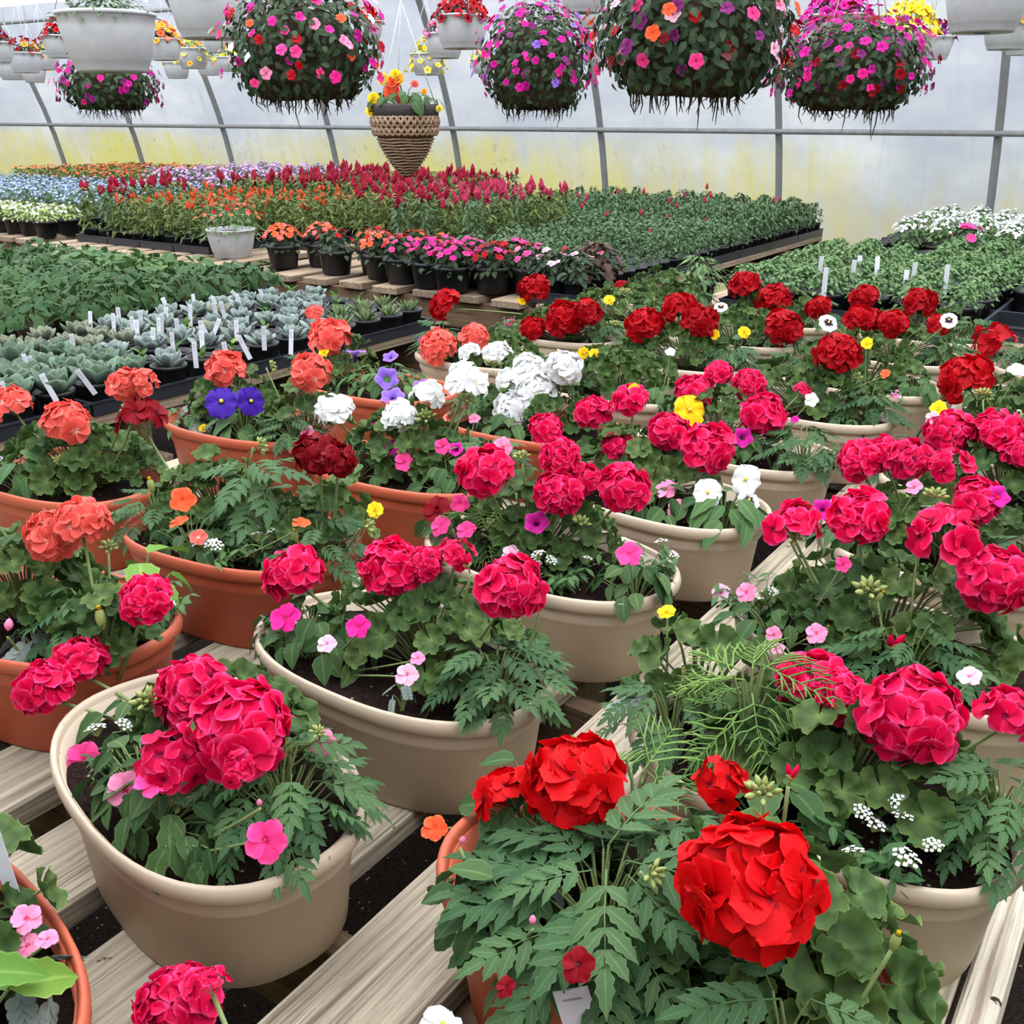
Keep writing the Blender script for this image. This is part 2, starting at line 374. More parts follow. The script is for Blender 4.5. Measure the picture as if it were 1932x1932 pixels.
pm('crimsonplume', rgb(110, 10, 28), rgb(150, 20, 46), rgb(176, 40, 70), 0.7)
pm('pinkplume', rgb(140, 24, 54), rgb(172, 44, 76), rgb(192, 72, 102), 0.7)
pm('orangeplume', rgb(176, 54, 18), rgb(206, 76, 38), rgb(220, 100, 58), 0.7)
PM['eye'] = plain('flower_eye', rgb(240, 200, 60), 0.7, 0.1, 80)

# ------------------------------------------------------------------ leaf, petal and flower meshes
def blade(mb, L, Wd, prof, ns=6, cup=0.25, bend=0.3, cols=3, Mx=None, mat=0, serr=0.0, wave=0.0, petal=False, twist=0.0, notch=0.0):
    vs_ = []; at_ = []; fs = []
    cs = [2.0 * j / (cols - 1) - 1 for j in range(cols)]
    ts = [i / ns for i in range(ns + 1)] if not petal else [0, 0.22, 0.45, 0.66, 0.85, 0.96, 1.0][:ns + 1]
    for i, t in enumerate(ts):
        w = prof(t) * Wd
        if serr and 0 < i < ns: w *= 1 + (serr if i % 2 else -serr)
        for c in cs:
            x = c * w; y = t * L
            if petal: y -= (abs(c) ** 2 * 0.10 + notch * max(0, 1 - 2.2 * abs(c))) * L * (t ** 4)
            z = cup * abs(c) ** 1.5 * w - bend * t * t * L + wave * L * t * math.sin(5.0 * c + 3 * t + twist)
            vs_.append((x, y, z)); at_.append(min(1.0, max(t ** 1.1, abs(c) ** 2 * (0.62 + 0.38 * t) * min(1, 0.4 + t)) if petal else abs(c) ** 1.2))
    for i in range(ns):
        for j in range(cols - 1):
            a = i * cols + j; fs.append((a, a + 1, a + cols + 1, a + cols))
    mb.add(vs_, fs, at_, mat, Mx)
ovate = lambda t: max(0.02, math.sin(math.pi * min(1, t ** 0.78)) ** 0.85)
lance = lambda t: max(0.02, math.sin(math.pi * t ** 0.85))
spoon = lambda t: max(0.03, (0.22 + 0.78 * min(1, t / 0.62)) if t < 0.62 else math.sqrt(max(0, 1 - ((t - 0.62) / 0.385) ** 2)))
obov = lambda t: max(0.06, (0.14 + 0.86 * math.sin(math.pi / 2 * min(1, t / 0.66))) if t < 0.66 else math.sqrt(max(0, 1 - ((t - 0.66) / 0.345) ** 2)))

def geranium_leaf(seed):
    rr = random.Random(seed); mb = MB(); na = 49; rings = [0.0, 0.25, 0.5, 0.72, 0.88, 1.0]
    vs_ = [(0, 0, 0)]; at_ = [0.0]; fs = []
    ph = rr.uniform(0, 6); cupk = rr.uniform(-.02, .22)
    for k, r in enumerate(rings[1:], 1):
        for j in range(na + 1):
            u = j / na; th = -math.pi / 2 + 0.14 + (2 * math.pi - 0.28) * u
            lob = abs(math.sin(math.pi * 7 * u))                       # seven rounded lobes
            rad = 0.5 * r * (1 - 0.17 * r * r * (1 - lob ** 0.6)) * (1 + 0.035 * math.sin(2 * math.pi * 21 * u) * (r > 0.9)) * (0.88 + 0.12 * math.sin(math.pi * u))
            z = cupk * r * r - 0.03 + 0.045 * r * (1 - lob) * (1 if k < 5 else 1.3) + 0.05 * r * r * math.sin(th * 3 + ph) + 0.03 * r ** 3 * math.sin(th * 7 + ph)
            vs_.append((rad * math.cos(th), rad * math.sin(th) + 0.02, z)); at_.append(r)
    for j in range(na): fs.append((0, 1 + j, 2 + j))
    for k in range(4):
        for j in range(na):
            a = 1 + k * (na + 1) + j; b = a + na + 1; fs.append((a, b, b + 1, a + 1))
    mb.add(vs_, fs, at_); return mb
def simple_leaf(L, W_, prof, bend, cup, ns=7, serr=0.0):
    mb = MB(); blade(mb, L, W_, prof, ns, cup, bend, 5, serr=serr); return mb
def marigold_leaf(seed):
    rr = random.Random(seed); mb = MB()
    tube(mb, [(0, 0, 0), (0, 0.5, 0.03), (0, 0.95, -0.06)], 0.012, 0.006, 4, 0, 0.0)
    for i in range(4):
        t = 0.2 + i * 0.2
        for s in (-1, 1):
            ln = 0.50 * (1 - abs(t - 0.45) * 0.7) * rr.uniform(0.85, 1.1)
            ang = s * (1.0 - 0.4 * t)
            Mx = Matrix.Translation((0, t, 0.03 - 0.1 * t * t)) @ Matrix.Rotation(-ang, 4, 'Z') @ Matrix.Rotation(s * rr.uniform(-0.2, 0.35), 4, 'Y')
            blade(mb, ln, 0.084, lance, 9, 0.3, 0.22, 3, Mx, serr=0.16)
    blade(mb, 0.46, 0.085, lance, 9, 0.3, 0.25, 3, Matrix.Translation((0, 0.92, -0.05)), serr=0.16)
    return mb
def cosmos_leaf(seed):
    rr = random.Random(seed); mb = MB()
    def thread(p, d, ln, lvl):
        q = p + d * ln * 0.45 + Vector((0, 0, 0.05 * ln)); e = p + d * ln + Vector((0, 0.12 * ln, -0.16 * ln)) + Vector((rr.uniform(-.02, .02), rr.uniform(-.02, .02), 0))
        tube(mb, [p, q, p + (e - p) * .75 + Vector((0, 0, .03 * ln)), e], 0.017, 0.007, 3, 0, 0.3, False)
        if lvl:
            for s in (1,):
                thread(q, (d + Vector((d.y, -d.x, 0)) * s * 0.42 + Vector((0, 0.1, 0.1))).normalized(), ln * 0.6, lvl - 1)
    for i in range(5):
        t = 0.2 + i * 0.18
        for s in (-1, 1):
            thread(Vector((0, t, -0.12 * t * t)), Vector((s * 0.75, 0.7, 0.2)).normalized(), 0.62 * (1.2 - t), 1 if i < 3 else 0)
    tube(mb, [(0, 0, 0), (0, 0.5, -0.03), (0, 1.05, -0.13)], 0.014, 0.005, 4, 0, 0.1)
    return mb
def dusty_leaf(seed):
    rr = random.Random(seed); mb = MB()
    blade(mb, 1.0, 0.12, obov, 6, 0.2, 0.15, 3)
    for i in range(4):
        t = 0.25 + i * 0.17
        for s in (-1, 1):
            Mx = Matrix.Translation((0, t, -0.15 * t * t + 0.004 * i)) @ Matrix.Rotation(-s * (0.95 - 0.3 * t), 4, 'Z')
            blade(mb, 0.36 - 0.1 * abs(t - 0.55), 0.12, obov, 6, 0.2, 0.1, 3, Mx, petal=True)
    return mb
def ivy_leaf(seed):
    rr = random.Random(seed); mb = MB(); n = 22; vs_ = [(0, 0.25, 0.03)]; at_ = [0.0]
    for j in range(n):
        th = 2 * math.pi * j / n - math.pi / 2
        lob = 0.30 + 0.28 * max(0, math.cos((th - math.pi / 2) * 2.5)) ** 1.1 + 0.18 * max(0, math.cos((th - math.pi / 2) * 0.5)) ** 6
        if j == 0: lob = 0.22
        vs_.append((lob * math.cos(th) * 0.95, 0.3 + lob * math.sin(th), -0.10 * lob + 0.03 * math.sin(th * 5))); at_.append(1.0)
    mb.add(vs_, [(0, 1 + j, 1 + (j + 1) % n) for j in range(n)], at_); return mb
def succ_leaf(kind):
    mb = MB(); L, W_, pf, bend, th = {'round': (1.0, 0.33, spoon, -0.28, 0.09), 'jade': (1.0, 0.27, spoon, -0.15, 0.12), 'point': (1.0, 0.17, lambda t: max(0.02, (1 - t ** 2.2) ** 0.8 * (0.75 + 0.25 * min(1, t * 4))), -0.10, 0.10)}[kind]
    vs_ = []; at_ = []; fs = []; ns = 7
    for i in range(ns + 1):
        t = i / ns; w = pf(t) * W_; zc = -bend * t * t * L; h = th * (1 - t ** 4) + 0.012
        for c, dz in ((-1, 0.22 * w), (-0.5, 0.05 * w), (0, 0), (0.5, 0.05 * w), (1, 0.22 * w), (0.5, -h), (-0.5, -h)):
            vs_.append((c * w, t * L, zc + dz)); at_.append(max(0.15, abs(c) ** 3 if dz >= 0 else 0.4) if t < 0.99 else 1.0)
    for i in range(ns):
        for j in range(7):
            a = i * 7 + j; b = i * 7 + (j + 1) % 7; fs.append((a, b, b + 7, a + 7))
    fs.append(tuple(ns * 7 + j for j in range(7)))
    mb.add(vs_, fs, at_); return mb

def floret(seed, np_=5, cup=0.4, width=0.44, inner=2, wave=0.02, ns=6, cols=5):
    rr = random.Random(seed); mb = MB(); a0 = rr.uniform(0, 6); hand = rr.choice((-1, 1))
    for k in range(np_):
        an = a0 + 2 * math.pi * k / np_ + rr.uniform(-0.08, 0.08)
        el = cup + rr.uniform(-0.13, 0.13)
        Mx = Matrix.Rotation(an, 4, 'Z') @ Matrix.Rotation(el, 4, 'X') @ Matrix.Rotation(hand * 0.24 + rr.uniform(-0.08, 0.08), 4, 'Y')
        blade(mb, rr.uniform(0.93, 1.05), width * rr.uniform(0.95, 1.1), obov, ns, 0.22, 0.17 + rr.uniform(-0.10, 0.10), cols, Mx, wave=wave, petal=True, twist=rr.uniform(0, 6), notch=0.03)
    for k in range(inner):
        an = a0 + 0.6 + 2.1 * k
        Mx = Matrix.Translation((0, 0, 0.03)) @ Matrix.Rotation(an, 4, 'Z') @ Matrix.Rotation(cup + rr.uniform(0.25, 0.5), 4, 'X') @ Matrix.Rotation(hand * 0.3, 4, 'Y')
        blade(mb, rr.uniform(0.55, 0.75), width * 0.75, obov, ns, 0.25, 0.1, cols, Mx, wave=wave, petal=True, twist=rr.uniform(0, 6))
    return mb
FLOR = [floret(i, 5 + (i % 3 == 2), 0.10, 0.50, (i % 4 == 1) * 2, 0.015, 6, 7) for i in range(8)]
FLOR_LO = [floret(20 + i, 5, 0.22, 0.50, 1, 0.03, 5, 5) for i in range(4)]
def head_mesh(seed, colour, n=22, lo=False, flat=0.8, full=2.05, fsz=1.0):
    rr = random.Random(seed); mb = MB(); fl = FLOR_LO if lo else FLOR
    for i in range(n):
        t = (i + 0.4) / n; ph = math.acos(1 - t * (1 - math.cos(full))); a = i * 2.39996 + rr.uniform(-0.25, 0.25)
        d = Vector((math.sin(ph) * math.cos(a), math.sin(ph) * math.sin(a), math.cos(ph)))
        p = Vector((d.x * 0.365, d.y * 0.365, d.z * 0.365 * flat)) * rr.uniform(0.9, 1.1)
        nrm = (d + Vector((rr.uniform(-.15, .15), rr.uniform(-.15, .15), rr.uniform(-.1, .15)))).normalized()
        Mx = frame(p, nrm, d.orthogonal(), fsz * rr.uniform(0.22, 0.27))
        mb.addmb(fl[rr.randrange(len(fl))], Mx)
        tube(mb, [(0, 0, -0.28), tuple(p * 0.5 + Vector((0, 0, -0.1))), tuple(p)], 0.012, 0.012, 3, 1, 0.5, False)
    return mb.mesh('flower_head_' + colour, [PM[colour], M['stem']])
HEADS = {}
def get_head(colour, lo=False, few=False):
    k = (colour, lo, few)
    if k not in HEADS: HEADS[k] = [head_mesh(100 + i + (7 if lo else 0), colour, (5 + i) if few else (11 + i if colour in ('coral', 'white') else 15 + 2 * i), lo, (0.7, 0.85, 0.75)[i % 3], 1.45 if few else (1.6 if colour in ('coral', 'white') else 1.85), 1.12 if colour in ('coral', 'white', 'red') else 1.04) for i in range(3)]
    return R.choice(HEADS[k])

def flat_flower(kind, colour, seed=0):
    rr = random.Random(seed); mb = MB()
    if kind == 'impatiens':
        for k in range(5):
            an = 2 * math.pi * k / 5 + rr.uniform(-0.1, 0.1)
            Mx = Matrix.Rotation(an, 4, 'Z') @ Matrix.Rotation(rr.uniform(0.0, 0.45), 4, 'X') @ Matrix.Rotation(rr.uniform(-.25, .25), 4, 'Y') @ Matrix.Translation((0, 0, 0.012 * k))
            blade(mb, rr.uniform(0.46, 0.54), 0.225, obov, 6, 0.16, 0.22, 7, Mx, wave=0.04, petal=True, twist=rr.uniform(0, 6), notch=0.10)
        tube(mb, [(0, 0, -0.1), (0, 0, 0.05)], 0.05, 0.02, 6, 1)
        return mb.mesh('impatiens_' + colour, [PM[colour], M['bud']])
    if kind == 'marigold':
        for k in range(8):
            Mx = Matrix.Rotation(2 * math.pi * k / 8 + rr.uniform(-.1, .1), 4, 'Z') @ Matrix.Rotation(rr.uniform(0.1, 0.5), 4, 'X')
            blade(mb, rr.uniform(0.42, 0.52), 0.20, obov, 6, 0.1, 0.2, 5, Mx, wave=0.05, petal=True, twist=rr.uniform(0, 6))
        for k in range(6):
            Mx = Matrix.Translation((0, 0, 0.03)) @ Matrix.Rotation(k * 1.05, 4, 'Z') @ Matrix.Rotation(1.0, 4, 'X')
            blade(mb, 0.18, 0.07, obov, 6, 0.2, 0.1, 3, Mx, petal=True)
        loft(mb, [(0.02, -0.45), (0.09, -0.34), (0.13, -0.12), (0.10, 0.0)], 8, None, 1)
        return mb.mesh('marigold_' + colour, [PM[colour], M['bud']])
    if kind == 'pansy':
        for k, (an, ln, wd) in enumerate(((0.5, 0.52, 0.30), (-0.5, 0.52, 0.30), (1.7, 0.48, 0.27), (-1.7, 0.48, 0.27), (math.pi, 0.52, 0.38))):
            Mx = Matrix.Translation((0, 0, 0.02 * k)) @ Matrix.Rotation(an, 4, 'Z') @ Matrix.Rotation(0.1, 4, 'X')
            blade(mb, ln, wd, obov, 6, 0.14, 0.22, 7, Mx, wave=0.09, petal=True, twist=k)
        Mx = Matrix.Translation((0, 0, 0.12)); loft_mb = MB(); loft(loft_mb, [(0.06, 0), (0.05, 0.04), (0.01, 0.05)], 8, None, 1); mb.addmb(loft_mb, Mx)
        return mb.mesh('pansy_' + colour, [PM[colour], PM['eye']])
    if kind == 'petunia':
        n = 30; prof = [(0.05, -0.55, 0.0), (0.08, -0.25, 0.1), (0.18, -0.08, 0.3), (0.36, 0.0, 0.65), (0.5, -0.03, 1.0)]
        vs_ = []; at_ = []; fs = []
        for s, z, a in prof:
            for j in range(n):
                th = 2 * math.pi * j / n; rr_ = s * (1 + 0.10 * a * math.cos(5 * th)); vs_.append((rr_ * math.cos(th), rr_ * math.sin(th), z + 0.04 * a * math.sin(5 * th + 1) + 0.02 * a * math.sin(11 * th))); at_.append(a)
        for i in range(len(prof) - 1):
            for j in range(n): fs.append((i * n + j, i * n + (j + 1) % n, (i + 1) * n + (j + 1) % n, (i + 1) * n + j))
        mb.add(vs_, fs, at_); return mb.mesh('petunia_' + colour, [PM[colour]])
    if kind == 'begonia':
        for ring, (n, ln, el) in enumerate(((6, 0.5, 0.15), (6, 0.42, 0.55), (5, 0.32, 0.95), (4, 0.22, 1.25))):
            for k in range(n):
                Mx = Matrix.Translation((0, 0, 0.02 * ring)) @ Matrix.Rotation(2 * math.pi * k / n + ring, 4, 'Z') @ Matrix.Rotation(el, 4, 'X')
                blade(mb, ln, ln * 0.5, obov, 6, 0.1, 0.1, 3, Mx, wave=0.03, petal=True, twist=k)
        return mb.mesh('begonia_' + colour, [PM[colour]])
FLOWERS = {}
def get_flower(kind, colour):
    k = (kind, colour)
    if k not in FLOWERS: FLOWERS[k] = [flat_flower(kind, colour, i) for i in range(2)]
    return R.choice(FLOWERS[k])
def bud_mesh(kind):
    mb = MB()
    def egg(Mx, r, h, mat): b = MB(); loft(b, [(r * 0.2, 0), (r * 0.85, h * 0.25), (r, h * 0.5), (r * 0.6, h * 0.82), (r * 0.08, h)], 7, None, mat); mb.addmb(b, Mx)
    if kind == 'geranium':
        rr = random.Random(3)
        for i in range(14):
            a = i * 2.4; ph = 0.3 + 1.1 * (i / 14); d = Vector((math.sin(ph) * math.cos(a), math.sin(ph) * math.sin(a), math.cos(ph) * 0.8))
            tube(mb, [(0, 0, 0), d * 0.3], 0.02, 0.02, 4, 0)
            egg(frame(d * 0.26, d, d.orthogonal(), rr.uniform(0.8, 1.25)), 0.085, 0.32, 0)
        return mb.mesh('geranium_bud', [M['bud']])
    if kind == 'marigold':
        loft(mb, [(0.03, -0.5), (0.12, -0.4), (0.2, -0.1), (0.19, 0.15), (0.14, 0.3)], 9, None, 0)
        for k in range(7):
            blade(mb, 0.26, 0.08, obov, 6, 0.2, -0.1, 3, Matrix.Translation((0, 0, 0.24)) @ Matrix.Rotation(k * 0.9, 4, 'Z') @ Matrix.Rotation(1.15, 4, 'X'), 1, petal=True)
        return mb.mesh('marigold_bud', [M['bud'], PM['yellow']])
    if kind == 'impatiens':
        egg(Matrix.Identity(4), 0.22, 0.6, 0); return mb.mesh('impatiens_bud', [PM['rose']])
    if kind == 'rosebud':
        for i in range(3):
            a = i * 2.1; d = Vector((math.cos(a) * 0.35, math.sin(a) * 0.35, 1)).normalized()
            egg(frame(d * 0.25, d, d.orthogonal(), 1), 0.13, 0.62, 1); egg(frame(d * 0.15, d, d.orthogonal(), 1), 0.14, 0.32, 0); tube(mb, [(0, 0, -0.2), d * 0.2], 0.03, 0.03, 4, 0)
        return mb.mesh('opening_bud', [M['bud'], PM['cerise']])
BUD = {k: bud_mesh(k) for k in ('geranium', 'marigold', 'impatiens', 'rosebud')}
LEAF = {
    'geranium': [geranium_leaf(i).mesh('geranium_leaf', M['l_ger']) for i in range(4)],
    'impatiens': [simple_leaf(1, 0.34, ovate, 0.25 + 0.12 * i, 0.25, 8, 0.05).mesh('impatiens_leaf', M['l_imp']) for i in range(2)],
    'pansy': [simple_leaf(1, 0.24, ovate, 0.3 + 0.15 * i, 0.2, 8, 0.06).mesh('pansy_leaf', M['l_pan']) for i in range(2)],
    'petunia': [simple_leaf(1, 0.28, lance, 0.2 + 0.15 * i, 0.25, 6).mesh('petunia_leaf', M['l_pan']) for i in range(2)],
    'young': [simple_leaf(1, 0.25, ovate, 0.25, 0.3, 9, 0.08).mesh('young_leaf', M['l_lime'])],
    'begonia': [simple_leaf(1, 0.36, ovate, 0.3, 0.1, 8, 0.05).mesh('begonia_leaf', M['l_imp'])],
    'marigold': [marigold_leaf(i).mesh('marigold_leaf', M['l_mar']) for i in range(3)],
    'cosmos': [cosmos_leaf(i).mesh('cosmos_leaf', M['l_cos']) for i in range(2)],
    'dusty': [dusty_leaf(i).mesh('dusty_miller_leaf', M['l_dust']) for i in range(2)],
    'ivy': [ivy_leaf(i).mesh('ivy_leaf', M['l_ivy']) for i in range(2)],
}
def alyssum_cluster(seed):
    rr = random.Random(seed); mb = MB()
    for i in range(16):
        a = i * 2.4; r = 0.42 * math.sqrt((i + .5) / 16); p = Vector((r * math.cos(a), r * math.sin(a), 0.22 * (1 - (r / .45) ** 2) + rr.uniform(-.04, .04)))
        n = (Vector((0, 0, 1)) + Vector((p.x, p.y, 0)) * 1.2 + Vector((rr.uniform(-.3, .3), rr.uniform(-.3, .3), 0))).normalized()
        Mx = frame(p, n, n.orthogonal(), 0.145)
        for k in range(4):
            blade(mb, 0.62, 0.3, obov, 6, 0.05, 0.1, 3, Mx @ Matrix.Rotation(k * math.pi / 2 + .3, 4, 'Z') @ Matrix.Rotation(0.2, 4, 'X'), 0, petal=True)
        tube(mb, [(0, 0, -0.3), tuple(p)], 0.012, 0.008, 3, 1, 0.5, False)
    return mb.mesh('alyssum_cluster', [PM['white'], M['bud']])
ALY = [alyssum_cluster(i) for i in range(2)]
def alyssum_foliage(seed):
    rr = random.Random(seed); mb = MB()
    for s in range(14):
        a = rr.uniform(0, 6.28); e = Vector((math.cos(a) * rr.uniform(.3, 1), math.sin(a) * rr.uniform(.3, 1), rr.uniform(0.35, 0.95)))
        pts = curve3((0, 0, 0), (e.x * .3, e.y * .3, e.z * .8), e, 6); tube(mb, pts, 0.012, 0.006, 3, 0, 0.2, False)
        for p in pts[2:]:
            for q in range(2):
                an = rr.uniform(0, 6.28); d = Vector((math.cos(an), math.sin(an), rr.uniform(0.1, 0.7)))
                blade(mb, rr.uniform(.2, .34), 0.06, lance, 4, 0.25, 0.25, 3, frame(p, (UP + d * 0.2).normalized(), d))
    return mb.mesh('alyssum_foliage', M['l_pan'])
ALYF = [alyssum_foliage(i) for i in range(2)]

# ------------------------------------------------------------------ plants (parts of a planter, in its local coordinates)
def mound(par, mb, base, rx, ry, H, n, meshes, s0, s1, tilt=0.8, pet=0.0012, name='leaf', low=0.02, seed=None, up=0.25):
    base = Vector(base); ph = R.uniform(0, 6)
    for i in range(n):
        rho = math.sqrt((i + 0.5) / n); a = i * 2.39996 + ph + R.uniform(-.2, .2)
        lay = R.uniform(0.55, 1.0)
        p = base + Vector((rho * rx * math.cos(a), rho * ry * math.sin(a), low + H * lay * (1 - 0.72 * rho ** 2)))
        out = Vector((math.cos(a), math.sin(a), 0))
        nrm = (UP * (1 - tilt * rho * 0.75) + out * tilt * rho + rv(0.28)).normalized()
        tip = (out + UP * up * (1 - rho) + rv(0.35)); tip = (tip - nrm * tip.dot(nrm)).normalized()
        s = R.uniform(s0, s1)
        ob(name, R.choice(meshes), par, frame(p, nrm, tip, s))
        q = base + Vector(((p.x - base.x) * 0.12, (p.y - base.y) * 0.12, -0.01))
        tube(mb, curve3(q, (q + p) / 2 + Vector((0, 0, 0.25 * (p.z - q.z))) - out * 0.008, p, 3), pet * 1.3, pet, 4, 0, 0.5, False)
def plant_part(name, parent, label=None):
    o = ob(name, None, parent)      # mesh is set once its stems are known
    return o
class Plant:
    """a plant rooted in a planter: stems are its own mesh, leaves and blooms its children"""
    def __init__(s, name, parent): s.name = name; s.parent = parent; s.mb = MB(); s.o = None; s.kids = []
    def start(s):
        me = bpy.data.meshes.new(s.name + '_stems'); s.o = ob(s.name, me, s.parent); return s.o
    def finish(s):
        me2 = s.mb.mesh(s.name + '_stems', M['stem']); old = s.o.data; s.o.data = me2; bpy.data.meshes.remove(old)

OVAL_A, OVAL_B, OVAL_N, POT_H = 0.24, 0.145, 2.4, 0.16
def oval(t):
    c, s = math.cos(t), math.sin(t); e = 2 / OVAL_N
    return (OVAL_A * math.copysign(abs(c) ** e, c), OVAL_B * math.copysign(abs(s) ** e, s))
def planter_meshes(k):
    mb = MB(); loft(mb, [(0.60, 0.0), (0.825, 0.0), (0.845, 0.004), (0.905, 0.108), (0.925, 0.112), (0.93, 0.116), (0.945, 0.150), (0.925, 0.152), (0.90, 0.11), (0.6, 0.10)], 56, oval)
    pot = mb.mesh(k + '_pot', M[k])
    mb = MB(); loft(mb, [(0.948, 0.139), (0.975, 0.137), (0.995, 0.142), (1.0, 0.150), (0.99, 0.158), (0.965, 0.161), (0.945, 0.157), (0.935, 0.148), (0.93, 0.12)], 56, oval)
    rim = mb.mesh(k + '_rim', M[k]); return pot, rim
PLANTER = {k: planter_meshes(k) for k in ('tan', 'terra')}
def soil_mesh(seed):
    rr = random.Random(seed); mb = MB(); n = 40; rings = [0.0, 0.25, 0.5, 0.72, 0.88, 0.925]; vs_ = [(0, 0, 0.135)]; fs = []
    for r in rings[1:]:
        for j in range(n):
            x, y = oval(2 * math.pi * j / n); vs_.append((x * r, y * r, 0.136 - 0.010 * r ** 3 + rr.uniform(-.004, .004)))
    for j in range(n): fs.append((0, 1 + j, 1 + (j + 1) % n))
    for k in range(len(rings) - 2):
        for j in range(n): a = 1 + k * n; fs.append((a + j, a + n + j, a + n + (j + 1) % n, a + (j + 1) % n))
    mb.add(vs_, fs); return mb.mesh('planter_soil', M['soil'])
SOIL = [soil_mesh(i) for i in range(3)]
SZ = 0.128                               # soil level in a planter

def planter(kind, cx, cy, rz, label, plants, heads=(), blooms=(), buds=(), lo=False, geroff=(0, 0.02), dens=1.0):
    t = thing('planter', label, 'planter', (cx, cy, BT), rz, 'oval mixed flower planters on the front bench')
    Mi = (Matrix.Translation((cx, cy, BT)) @ Matrix.Rotation(rz, 4, 'Z')).inverted()
    pot = ob('pot', PLANTER[kind][0], t); ob('rim', PLANTER[kind][1], pot); ob('soil', R.choice(SOIL), t)
    made = {}
    def P(kind_, u, v):
        pl = Plant(kind_, t); pl.start(); pl.base = Vector((u, v, SZ)); made.setdefault(kind_, []).append(pl); return pl
    def nearest(kind_, p):
        if kind_ not in made: P(kind_, max(-.17, min(.17, p.x)), max(-.08, min(.08, p.y)))
        return min(made[kind_], key=lambda q: (q.base - p).length)
    for sp in plants:
        k, u, v = sp[:3]; q = sp[3] if len(sp) > 3 else {}
        g = q.get
        pl = P({'young': 'salvia', 'dusty': 'dusty_miller', 'aly': 'sweet_alyssum', 'cosmos': 'cosmos'}.get(k, k), u, v)
        if k == 'geranium': mound(pl.o, pl.mb, pl.base, g('rx', .13), g('ry', .11), g('H', .13), int(g('n', 34) * 1.2 * dens), LEAF['geranium'], g('s0', .04), g('s1', .068), 0.75, 0.0014)
        elif k == 'marigold': mound(pl.o, pl.mb, pl.base, g('rx', .06), g('ry', .06), g('H', .10), int(g('n', 22) * 1.5 * dens), LEAF['marigold'], g('s0', .038), g('s1', .06), 0.4, 0.0012, up=0.7)
        elif k == 'impatiens': mound(pl.o, pl.mb, pl.base, g('rx', .085), g('ry', .06), g('H', .065), int(g('n', 34) * dens), LEAF['impatiens'], g('s0', .030), g('s1', .048), 0.6, 0.001)
        elif k == 'pansy': mound(pl.o, pl.mb, pl.base, g('rx', .07), g('ry', .06), g('H', .08), int(g('n', 24) * dens), LEAF['pansy'], g('s0', .04), g('s1', .07), 0.6, 0.001)
        elif k == 'petunia': mound(pl.o, pl.mb, pl.base, g('rx', .16), g('ry', .09), g('H', .08), int(g('n', 60) * dens), LEAF['petunia'], g('s0', .03), g('s1', .05), 0.6, 0.001)
        elif k == 'young': mound(pl.o, pl.mb, pl.base, g('rx', .05), g('ry', .05), g('H', .10), int(g('n', 12)), LEAF['young'], g('s0', .05), g('s1', .09), 0.6, 0.0015, up=0.7)
        elif k == 'cosmos': mound(pl.o, pl.mb, pl.base, g('rx', .035), g('ry', .035), g('H', .16), int(g('n', 18)), LEAF['cosmos'], g('s0', .06), g('s1', .10), 0.5, 0.0015, up=0.9)
        elif k == 'dusty': mound(pl.o, pl.mb, pl.base, g('rx', .03), g('ry', .03), g('H', .04), int(g('n', 6)), LEAF['dusty'], g('s0', .04), g('s1', .06), 0.8, 0.0012)
        elif k == 'aly':
            tag(ob('foliage', R.choice(ALYF), pl.o, Matrix.Translation(pl.base) @ Matrix.Rotation(R.uniform(0, 6), 4, 'Z') @ Matrix.Scale(g('s', .075), 4)), None, None, None, 'stuff')
            for i in range(g('c', 4)):
                a = R.uniform(0, 6.28); r = R.uniform(.02, .06)
                ob('blossom_cluster', R.choice(ALY), pl.o, frame(pl.base + Vector((r * math.cos(a), r * math.sin(a), R.uniform(.04, .075))), UP + rv(.5), Vector((1, 0, 0)), R.uniform(.022, .032)))
            tube(pl.mb, [pl.base + Vector((0, 0, -.02)), pl.base + Vector((0, 0, .04))], .0015, .001, 4)
    def place(px, py, w, dv=0.0):
        pw = at_y(px, py, cy + dv); return Mi @ pw, w * depth(pw) / F
    def stalk(pl, p, r=0.0019, axis=None, bow=0.02):
        b = pl.base + Vector(((p.x - pl.base.x) * .18, (p.y - pl.base.y) * .18, -.01))
        mid = (b + p) / 2 + Vector(((p.x - b.x) * .2, (p.y - b.y) * .2, bow))
        tube(pl.mb, curve3(b, mid, p, 7), r * 1.25, r, 6)
    cl = Mi.to_3x3() @ (CAM - Vector((cx, cy, BT + .3))).normalized()
    for h in heads:
        px, py, w, c = h[:4]; dv = h[4] if len(h) > 4 else 0.02
        p, s = place(px, py, w, dv); pl = nearest('geranium', p)
        out = Vector((p.x - pl.base.x, p.y - pl.base.y, 0)) * 2.0
        n = (UP * 0.9 + out + cl * 0.35 + rv(.15)).normalized()
        few = (len(h) > 5 and h[5] == 'few')
        sc = s / (0.98 if not few else 0.8)
        ob('flower_head', get_head(c, lo or w < 60, few), pl.o, frame(p, n, n.orthogonal(), sc) @ Matrix.Rotation(R.uniform(0, 6), 4, 'Z'))
        stalk(pl, p - n * 0.26 * sc, 0.0022)
    for b in blooms:
        px, py, w, k, c = b[:5]; dv = b[5] if len(b) > 5 else -0.03
        p, s = place(px, py, w, dv); pk = {'begonia': 'begonia'}.get(k, k); pl = nearest(pk, p)
        fc = b[6] if len(b) > 6 else 0.8
        n = (cl * fc + UP * (1 - fc * .6) + rv(.35)).normalized()
        ob('flower', get_flower(k, c), pl.o, frame(p, n, (UP if k == 'pansy' else n.orthogonal()), s))
        stalk(pl, p - n * s * (0.3 if k != 'petunia' else 0.5), 0.0012)
